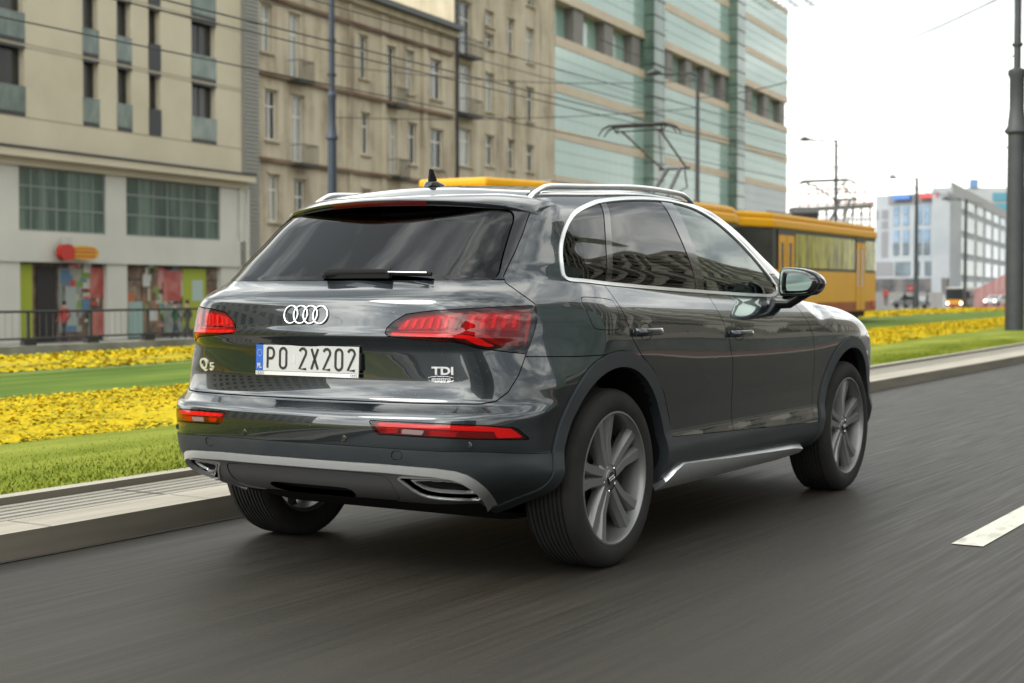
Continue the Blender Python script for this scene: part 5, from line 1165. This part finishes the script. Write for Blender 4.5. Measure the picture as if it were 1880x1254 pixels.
b.add(vs,[f for f in fs]); nn_=len(fs)
b.m=[1 if (k<nx*(m_-1) and k%(m_-1)>=6) else 0 for k in range(len(b.f))]; sp=b.build('roof_spoiler',[PAINT,BLACKGL],car,smooth=True,angle=60)
b=MB(); vs=[];fs=[]
sel=[t for t in tips if abs(t[0])<.25]
for x,ty,tz in sel: vs+=[(x,ty-.002,tz-.002),(x,ty+.0015,tz-.0135),(x,ty+.012,tz-.0220)]
for i in range(len(sel)-1):
    for k in range(2): fs.append((i*3+k,i*3+k+1,(i+1)*3+k+1,(i+1)*3+k))
b.add(vs,fs); b.build('brake_light',mat('brake_lamp_lens',(.11,.003,.003),.2,coat=.5),car,smooth=True)
# --- roof rails
for sx in (1,-1):
    b=MB(); pts=[]; rr=[]
    for t in np.linspace(0,1,40):
        y=-.13+1.61*t; x=.560+.030*math.sin(PI*t)+.008; lift=.040*min(1,(min(t,1-t)/.085))**.6
        z=roofz(x,y)-.012+lift; pts.append((sx*x,y,z))
    o_=len(b.v)
    for i,p in enumerate(pts):
        e=min(i,39-i); hw=.0135; hh=.0125 if e>2 else .010
        for k in range(12):
            a_=2*PI*k/12; b.v.append((p[0]+hw*math.cos(a_),p[1],p[2]+hh*math.sin(a_)))
    for i in range(39):
        for k in range(12): b.f.append((i*12+k,i*12+(k+1)%12,(i+1)*12+(k+1)%12,(i+1)*12+k)); b.m.append(0)
    b.f+= [tuple(range(12)),tuple(39*12+k for k in range(12))]; b.m+=[0,0]
    # web between rail and roof
    vs=[];fs=[]
    for p in pts[3:-3]:
        zr=roofz(abs(p[0]),p[1])-.004; vs+=[(p[0]-sx*.012,p[1],zr+.010),(p[0]-sx*.012,p[1],zr)]
    for i in range(len(vs)//2-1): fs.append((2*i,2*i+1,2*i+3,2*i+2))
    rl=b.build('roof_rail',CHROME,car,smooth=True,angle=60); b2=MB(); b2.add(vs,fs); b2.build('rail_web',BLACKM,rl)
# --- antenna
b=MB(); z=roofz(0,.0); b.prism([(-.075,0),(.085,0),(.05,.020),(.0,.030),(-.05,.026)],-.018,.018,M=Matrix.Translation((0,.02,z-.004))@Matrix(((0,0,1,0),(1,0,0,0),(0,1,0,0),(0,0,0,1))))
an=b.build('antenna',PAINT,car,bevel=.008); b=MB(); b.prism([(-.030,.018),(.035,.022),(.0,.075),(-.018,.078)],-.006,.006,M=Matrix.Translation((0,.0,z))@Matrix(((0,0,1,0),(1,0,0,0),(0,1,0,0),(0,0,0,1)))); b.build('antenna_fin',BLACKM,an,bevel=.004)
# --- door handles
for key,y,z in (('r',.235,.963),('f',1.235,.932)):
    for sx in (1,-1):
        x=surf(y,z); M=Matrix.Translation((sx*(x+.003),y,z))
        b=MB(); pts=[]; 
        for t in np.linspace(-1,1,13): pts.append((sx*(x+.012+.030*(1-abs(t)**4)),y+t*.115,z))
        o_=0
        for i,p in enumerate(pts):
            for k in range(10):
                a_=2*PI*k/10; b.v.append((p[0]+.009*math.cos(a_),p[1],p[2]+.016*math.sin(a_)))
        for i in range(12):
            for k in range(10): b.f.append((i*10+k,i*10+(k+1)%10,(i+1)*10+(k+1)%10,(i+1)*10+k)); b.m.append(0)
        b.f+=[tuple(range(10)),tuple(120+k for k in range(10))]; b.m+=[0,0]
        b.build('door_handle',PAINT,doors[key,sx],smooth=True,angle=60)
        # recess cup: dark lens-shaped dish
        b=MB(); n=20; vs=[]
        for k in range(n):
            a_=2*PI*k/n; yy=y+.062*math.cos(a_); zz=z+.036*math.sin(a_); vs.append((sx*(surf(yy,zz)+.0015),yy,zz))
        vs.append((sx*(x-.02),y,z)); b.add(vs,[(k,(k+1)%n,n) for k in range(n)]); b.build('handle_recess',BLACKGL,doors[key,sx],smooth=True,angle=180)
# --- door mirrors
for sx in (1,-1):
    b=MB(); rings=[]
    prof=[(.0,0.0,.60),(.012,.0,.93),(.03,.0,1.0),(.07,.0,1.0),(.11,.0,.92),(.145,.0,.70),(.160,.0,.38),(.164,.0,.05)]
    base=chaik([(-.112,-.068),(-.108,.060),(-.085,.077),(.0,.073),(.075,.054),(.118,.018),(.122,-.020),(.088,-.066),(.02,-.072),(-.08,-.074)],2)
    n=len(base); vs=[]
    for (dy,_,s_) in prof:
        for (u,v) in base: vs.append((sx*(.998+u*s_),1.80+dy+.05*(u+.11)*.6,1.178+v*s_))
    fs=[(i*n+k,i*n+(k+1)%n,(i+1)*n+(k+1)%n,(i+1)*n+k) for i in range(len(prof)-1) for k in range(n)]+[tuple((len(prof)-1)*n+k for k in range(n))]
    b.add(vs,fs); mo=b.build('wing_mirror',BLACKGL,car,smooth=True,angle=50)
    b=MB(); g=base*np.array([.80,.84]); vs=[(sx*(.990+u),1.806+.05*(u+.11)*.6,1.182+v) for u,v in g]; b.add(vs,[tuple(range(n))]); b.build('mirror_glass',mat('mirror_glass',(.32,.39,.37),.02,1.0),mo)
    b=MB(); vs=[(sx*(.998+u*.94),1.806+.05*(u+.11)*.6,1.178+v*.94) for u,v in base]; b.add([(x_,y_+.004,z_) for x_,y_,z_ in vs],[tuple(range(n))]); b.build('mirror_back',BLACKM,mo)
    b=MB(); b.tube([(sx*.86,1.86,1.075),(sx*.93,1.86,1.075),(sx*.985,1.86,1.105),(sx*1.03,1.85,1.13)],[.035,.032,.028,.03],n=14); b.build('mirror_arm',BLACKGL,mo,smooth=True,angle=60)
# --- wheels
def wheel():
    w_=empty('wheel'); w_.parent=car
    # tyre: axis x, outer face towards +x
    tp=[(.262,.098),(.272,.110),(.300,.121),(.330,.120),(.350,.110),(.362,.096),(.3665,.080)]
    for k in range(9):      # tread with circumferential grooves
        u=.080-k*.020
        tp+=[(.3675,u-.002),(.3675,u-.013),(.359,u-.0145),(.359,u-.0185)]
    tp+=[(.3665,-.100),(.355,-.112),(.325,-.121),(.290,-.118),(.268,-.104),(.262,-.096)]
    MB().lathe(tp,96,'x').build('tyre',RUB,w_,smooth=True,angle=40)
    rp=[(.273,.104),(.276,.108),(.2755,.113),(.268,.114),(.262,.106),(.258,.085),(.250,.04),(.245,-.08),(.262,-.095),(.270,-.104)]
    rim=MB().lathe(rp,96,'x').build('rim',ALLOY,w_,smooth=True,angle=30)
    b=MB(); 
    for i in range(5):
        for dlt in (-.155,.155):
            a0=2*PI*i/5+.2; 
            p0=(.055,a0+dlt*1.9); p1=(.15,a0+dlt*1.15); p2=(.262,a0+dlt*1.25)
            pts=[(p0[0],p0[1],.082,.025),(p1[0],p1[1],.078,.027),(p2[0],p2[1],.090,.034)]
            vs=[]
            for r,an_,x,hw in pts:
                c,s_=math.cos(an_),math.sin(an_); tx,ty_=-s_,c
                for o_,dx in ((-hw,-.018),(-hw*.55,0.004),(hw*.55,0.004),(hw,-.018),(hw,-.04),(-hw,-.04)): vs.append((x+dx,r*c+tx*o_,r*s_+ty_*o_))
            fs=[(j*6+k,j*6+(k+1)%6,(j+1)*6+(k+1)%6,(j+1)*6+k) for j in range(2) for k in range(6)]
            b.add(vs,fs)
    b.build('spokes',ALLOY,rim,smooth=True,angle=30)
    MB().lathe([(.0,.088),(.030,.088),(.034,.084),(.060,.080),(.078,.066),(.082,.035),(.0,.035)],40,'x').build('hub',ALLOY,rim,smooth=True,angle=30)
    b=MB(); b.lathe([(.0,.094),(.026,.094),(.030,.0885),(.030,.085)],32,'x'); b.build('centre_cap',BLACKGL,rim,smooth=True,angle=30)
    b=MB(); 
    for j in range(4): b.tube([(.0955,-.0165+.011*j+.0072*math.cos(t),.0072*math.sin(t)) for t in np.linspace(0,2*PI,17)[:-1]],.0011,6,closed=True)
    for j in range(5):
        a_=2*PI*j/5+.5; M=Matrix.Translation((.0,.052*math.cos(a_),.052*math.sin(a_))); b.lathe([(.0,.079),(.0075,.079),(.009,.083),(.009,.07)],10,'x',M=M)
    b.build('cap_emblem',BRIGHT,rim,smooth=True)
    MB().lathe([(.0,.01),(.175,.01),(.175,-.015),(.0,-.015)],48,'x').build('brake_disc',mat('brake_steel',(.20,.19,.18),.4,.9),w_,smooth=True,angle=30)
    b=MB(); b.prism([(.10*math.cos(t),.10*math.sin(t)) for t in np.linspace(-.6,.6,8)]+[(.185*math.cos(t),.185*math.sin(t)) for t in np.linspace(.6,-.6,8)],-.05,.045,M=Matrix(((0,0,1,0),(1,0,0,0),(0,1,0,0),(0,0,0,1)))); b.build('brake_caliper',BLACKM,w_)
    return w_
w0=wheel()
for i,(sx,y,rot,turn) in enumerate(((1,0,.3,0),(-1,0,.9,0),(1,2.819,.1,0),(-1,2.819,.5,0))):
    wv=w0 if i==0 else copy_tree(w0,car)
    wv.location=(sx*.800,y,.3665); wv.rotation_euler=(rot if sx>0 else -rot,0,0 if sx>0 else PI)
# axle & exhaust boxes under the tail
b=MB(); b.tube([(-.72,0,.34),(-.3,.02,.33),(.3,.02,.33),(.72,0,.34)],.03); b.box(-.45,-.15,-.2,2.6,.22,.34); b.build('suspension',BLACKM,car)
# --- wiper
b=MB(); gl=lambda x,z:(x,rearc(np.array([z]))[0]+.14*x*x+.16*x**4-.012,z)
wi=b.tube([gl(-.018,1.196),gl(.0,1.203),gl(.10,1.2065),gl(.285,1.2075)],[.017,.022,.017,.012],10).build('wiper',BLACKM,car,smooth=True,angle=60)
b=MB(); b.tube([gl(.27,1.203),gl(.47,1.199)],[.010,.008],8); b.box(-.03,.30,-.728,-.705,1.184,1.200); b.build('wiper_blade',BLACKM,wi)
b=MB(); p=[(x,y-.010,z+.005) for x,y,z in (gl(.285,1.2035),gl(.455,1.200))]; b.tube(p,.0028,6); b.build('wiper_edge',CHROME,wi)
# --- licence plate
def rearpt(x,z):
    lo,hi=-1.2,-.3
    for _ in range(34):
        m_=(lo+hi)/2
        if F(np.array([[x,m_,z]]))[0]>0: lo=m_
        else: hi=m_
    return lo
yp=rearpt(.25,.86)-.013; tilt=R_(-2)
PMx=Matrix.Translation((.0,yp,.8615))@Matrix.Rotation(PI/2+tilt,4,'X')      # local x right, y up, z towards viewer
b=MB(); b.prism(chaik([(-.268,-.064),(.268,-.064),(.268,.064),(-.268,.064)],1),-.022,.0,M=PMx); pb=b.build('licence_plate',BLACKM,car,bevel=.003)
b=MB(); b.box(-.222,.258,-.045,.058,0,.003,M=PMx); b.build('number_field',WHITEP,pb)
b=MB(); b.box(-.260,-.2225,-.045,.058,0,.003,M=PMx); b.build('country_band',BLUEP,pb)
b=MB(); b.box(-.260,.258,-.0615,-.0465,0,.0035,M=PMx); b.build('holder_strip',CHROME,pb)
def T_(x,y,z=.0045): return PMx@Matrix.Translation((x,y,z))
def plate_digits():
    """narrow plate characters drawn as strokes"""
    h=.040; w=.0165; r=.0050
    def arc(cx,cy,rx,ry,a0,a1,n=14): return [(cx+rx*math.cos(R_(a0+(a1-a0)*i/n)),cy+ry*math.sin(R_(a0+(a1-a0)*i/n))) for i in range(n+1)]
    G={'P':[[(-w,-h),(-w,h)],[(-w,h)]+[(0.0,h)]+arc(.0,h-.021,w,.021,90,-90)+[(-w,h-.042)]],
       'O':[arc(0,h-.0165,w,.0165,0,180)+arc(0,-h+.0165,w,.0165,180,360)+[(w,h-.0165)]],
       '2':[arc(0,h-.0165,w,.0165,160,-20)+[(-w,-h),(w+.001,-h)]],
       'X':[[(-w,h),(w,-h)],[(w,h),(-w,-h)]]}
    G['0']=G['O']
    b=MB()
    for ch,cx in zip('PO2X202',(-.182,-.118,-.018,.042,.102,.162,.222)):
        for pl_ in G[ch]:
            P_=[Vector((cx+x,.0065+y,0)) for x,y in pl_]; m_=len(P_); L_=[];Rr=[]
            for i,p in enumerate(P_):
                t=(P_[min(i+1,m_-1)]-P_[max(i-1,0)]); t.normalize(); nrm=Vector((-t.y,t.x,0))*r
                if i==0: p=p-t*(r*.0)
                L_.append(p+nrm); Rr.append(p-nrm)
            vs=[PMx@Vector((v.x,v.y,z)) for z in (.003,.0048) for v in L_+Rr]; k=2*m_; fs=[]
            for i in range(m_-1):
                fs+=[(k+i,k+i+1,k+m_+i+1,k+m_+i),(i,i+1,k+i+1,k+i),(m_+i,m_+i+1,k+m_+i+1,k+m_+i)]
            fs+=[(0,m_,k+m_,k),(m_-1,2*m_-1,k+2*m_-1,k+m_-1)]; b.add(vs,fs)
    b.build('plate_lettering',INK,pb)
plate_digits()
text_mesh('country_code','PL',.026,WHITEP,pb,T_(-.2405,-.026),.85,.0005,.0008)
b=MB()
for i in range(12):
    a_=2*PI*i/12; c=Vector((-.2412+.0125*math.cos(a_),.026+.0125*math.sin(a_),.0035)); vs=[PMx@(c+Vector(((.0024 if k%2 else .001)*math.cos(k*PI/5),(.0024 if k%2 else .001)*math.sin(k*PI/5),0))) for k in range(10)]; b.add(vs,[tuple(range(10))])
b.build('country_stars',mat('plate_yellow',(.75,.62,.08),.4),pb)
b=MB()
for cx in (-.236,.238):
    for j in range(4): b.tube([PMx@Vector((cx-.0135+.009*j+.0052*math.cos(t),-.054+.0052*math.sin(t),.0042)) for t in np.linspace(0,2*PI,17)[:-1]],.0007,5,closed=True)
b.build('holder_emblem',INK,pb)
b=MB(); b.box(-.075,-.055,-.012,.022,.003,.0036,M=PMx); b.build('plate_sticker',mat('sticker',(.66,.62,.62),.3,0),pb)
# --- badges
b=MB(); R0=.0345
for j in range(4):
    cx=-.0735+.049*j; pts=[]
    for t in np.linspace(0,2*PI,41)[:-1]:
        x=cx+R0*math.cos(t); z=1.041+R0*math.sin(t); pts.append((x,rearpt(abs(x),z)-.004,z))
    b.tube(pts,.0040,10,closed=True)
b.build('ring_emblem',BRIGHT,car,smooth=True,angle=180)
def badge(name,txt,x,z,size,sx,bold=.0012,sp=1.0,m=BADGE,rot=None):
    y=rearpt(abs(x),z); g=(rearpt(abs(x)+.02,z)-rearpt(abs(x)-.02,z))/.04*(1 if x>0 else -1)
    M=Matrix.Translation((x,y-.0015,z))@Matrix.Rotation(math.atan(g),4,'Z')@Matrix.Rotation(PI/2+R_(4),4,'X')
    return text_mesh(name,txt,size,m,car,M,sx,.0022,bold,space=sp),M
badge('model_badge','Q',-.622,.828,.064,1.25,.0016); badge('model_badge','5',-.560,.819,.045,1.4,.0014)
badge('engine_badge','TDI',.597,.833,.040,1.35)
t2,M=badge('drive_badge','quattro',.590,.803,.0200,1.25,.0004)
b=MB(); fr=chaik([(-.050,-.0105),(.050,-.0105),(.050,.0105),(-.050,.0105)],1); b.tube([M@Vector((u,v,.001)) for u,v in fr],.0007,6,closed=True); b.build('badge_frame',BRIGHT,t2)
# parking sensors
for sx in (1,-1):
    for x,z in ((.25,.574),(.735,.563)):
        b=MB(); y=rearpt(x,z); M=Matrix.Translation((sx*x,y+.004,z))@Matrix.Rotation(PI/2,4,'X'); b.lathe([(.0095,.0),(.0095,.0055),(.0,.0058)],20,'z',M=M); b.tube([M@Vector((.0115*math.cos(t),.0115*math.sin(t),.0045)) for t in np.linspace(0,2*PI,21)[:-1]],.0012,5,closed=True); b.build('parking_sensor',PAINT,car,smooth=True)
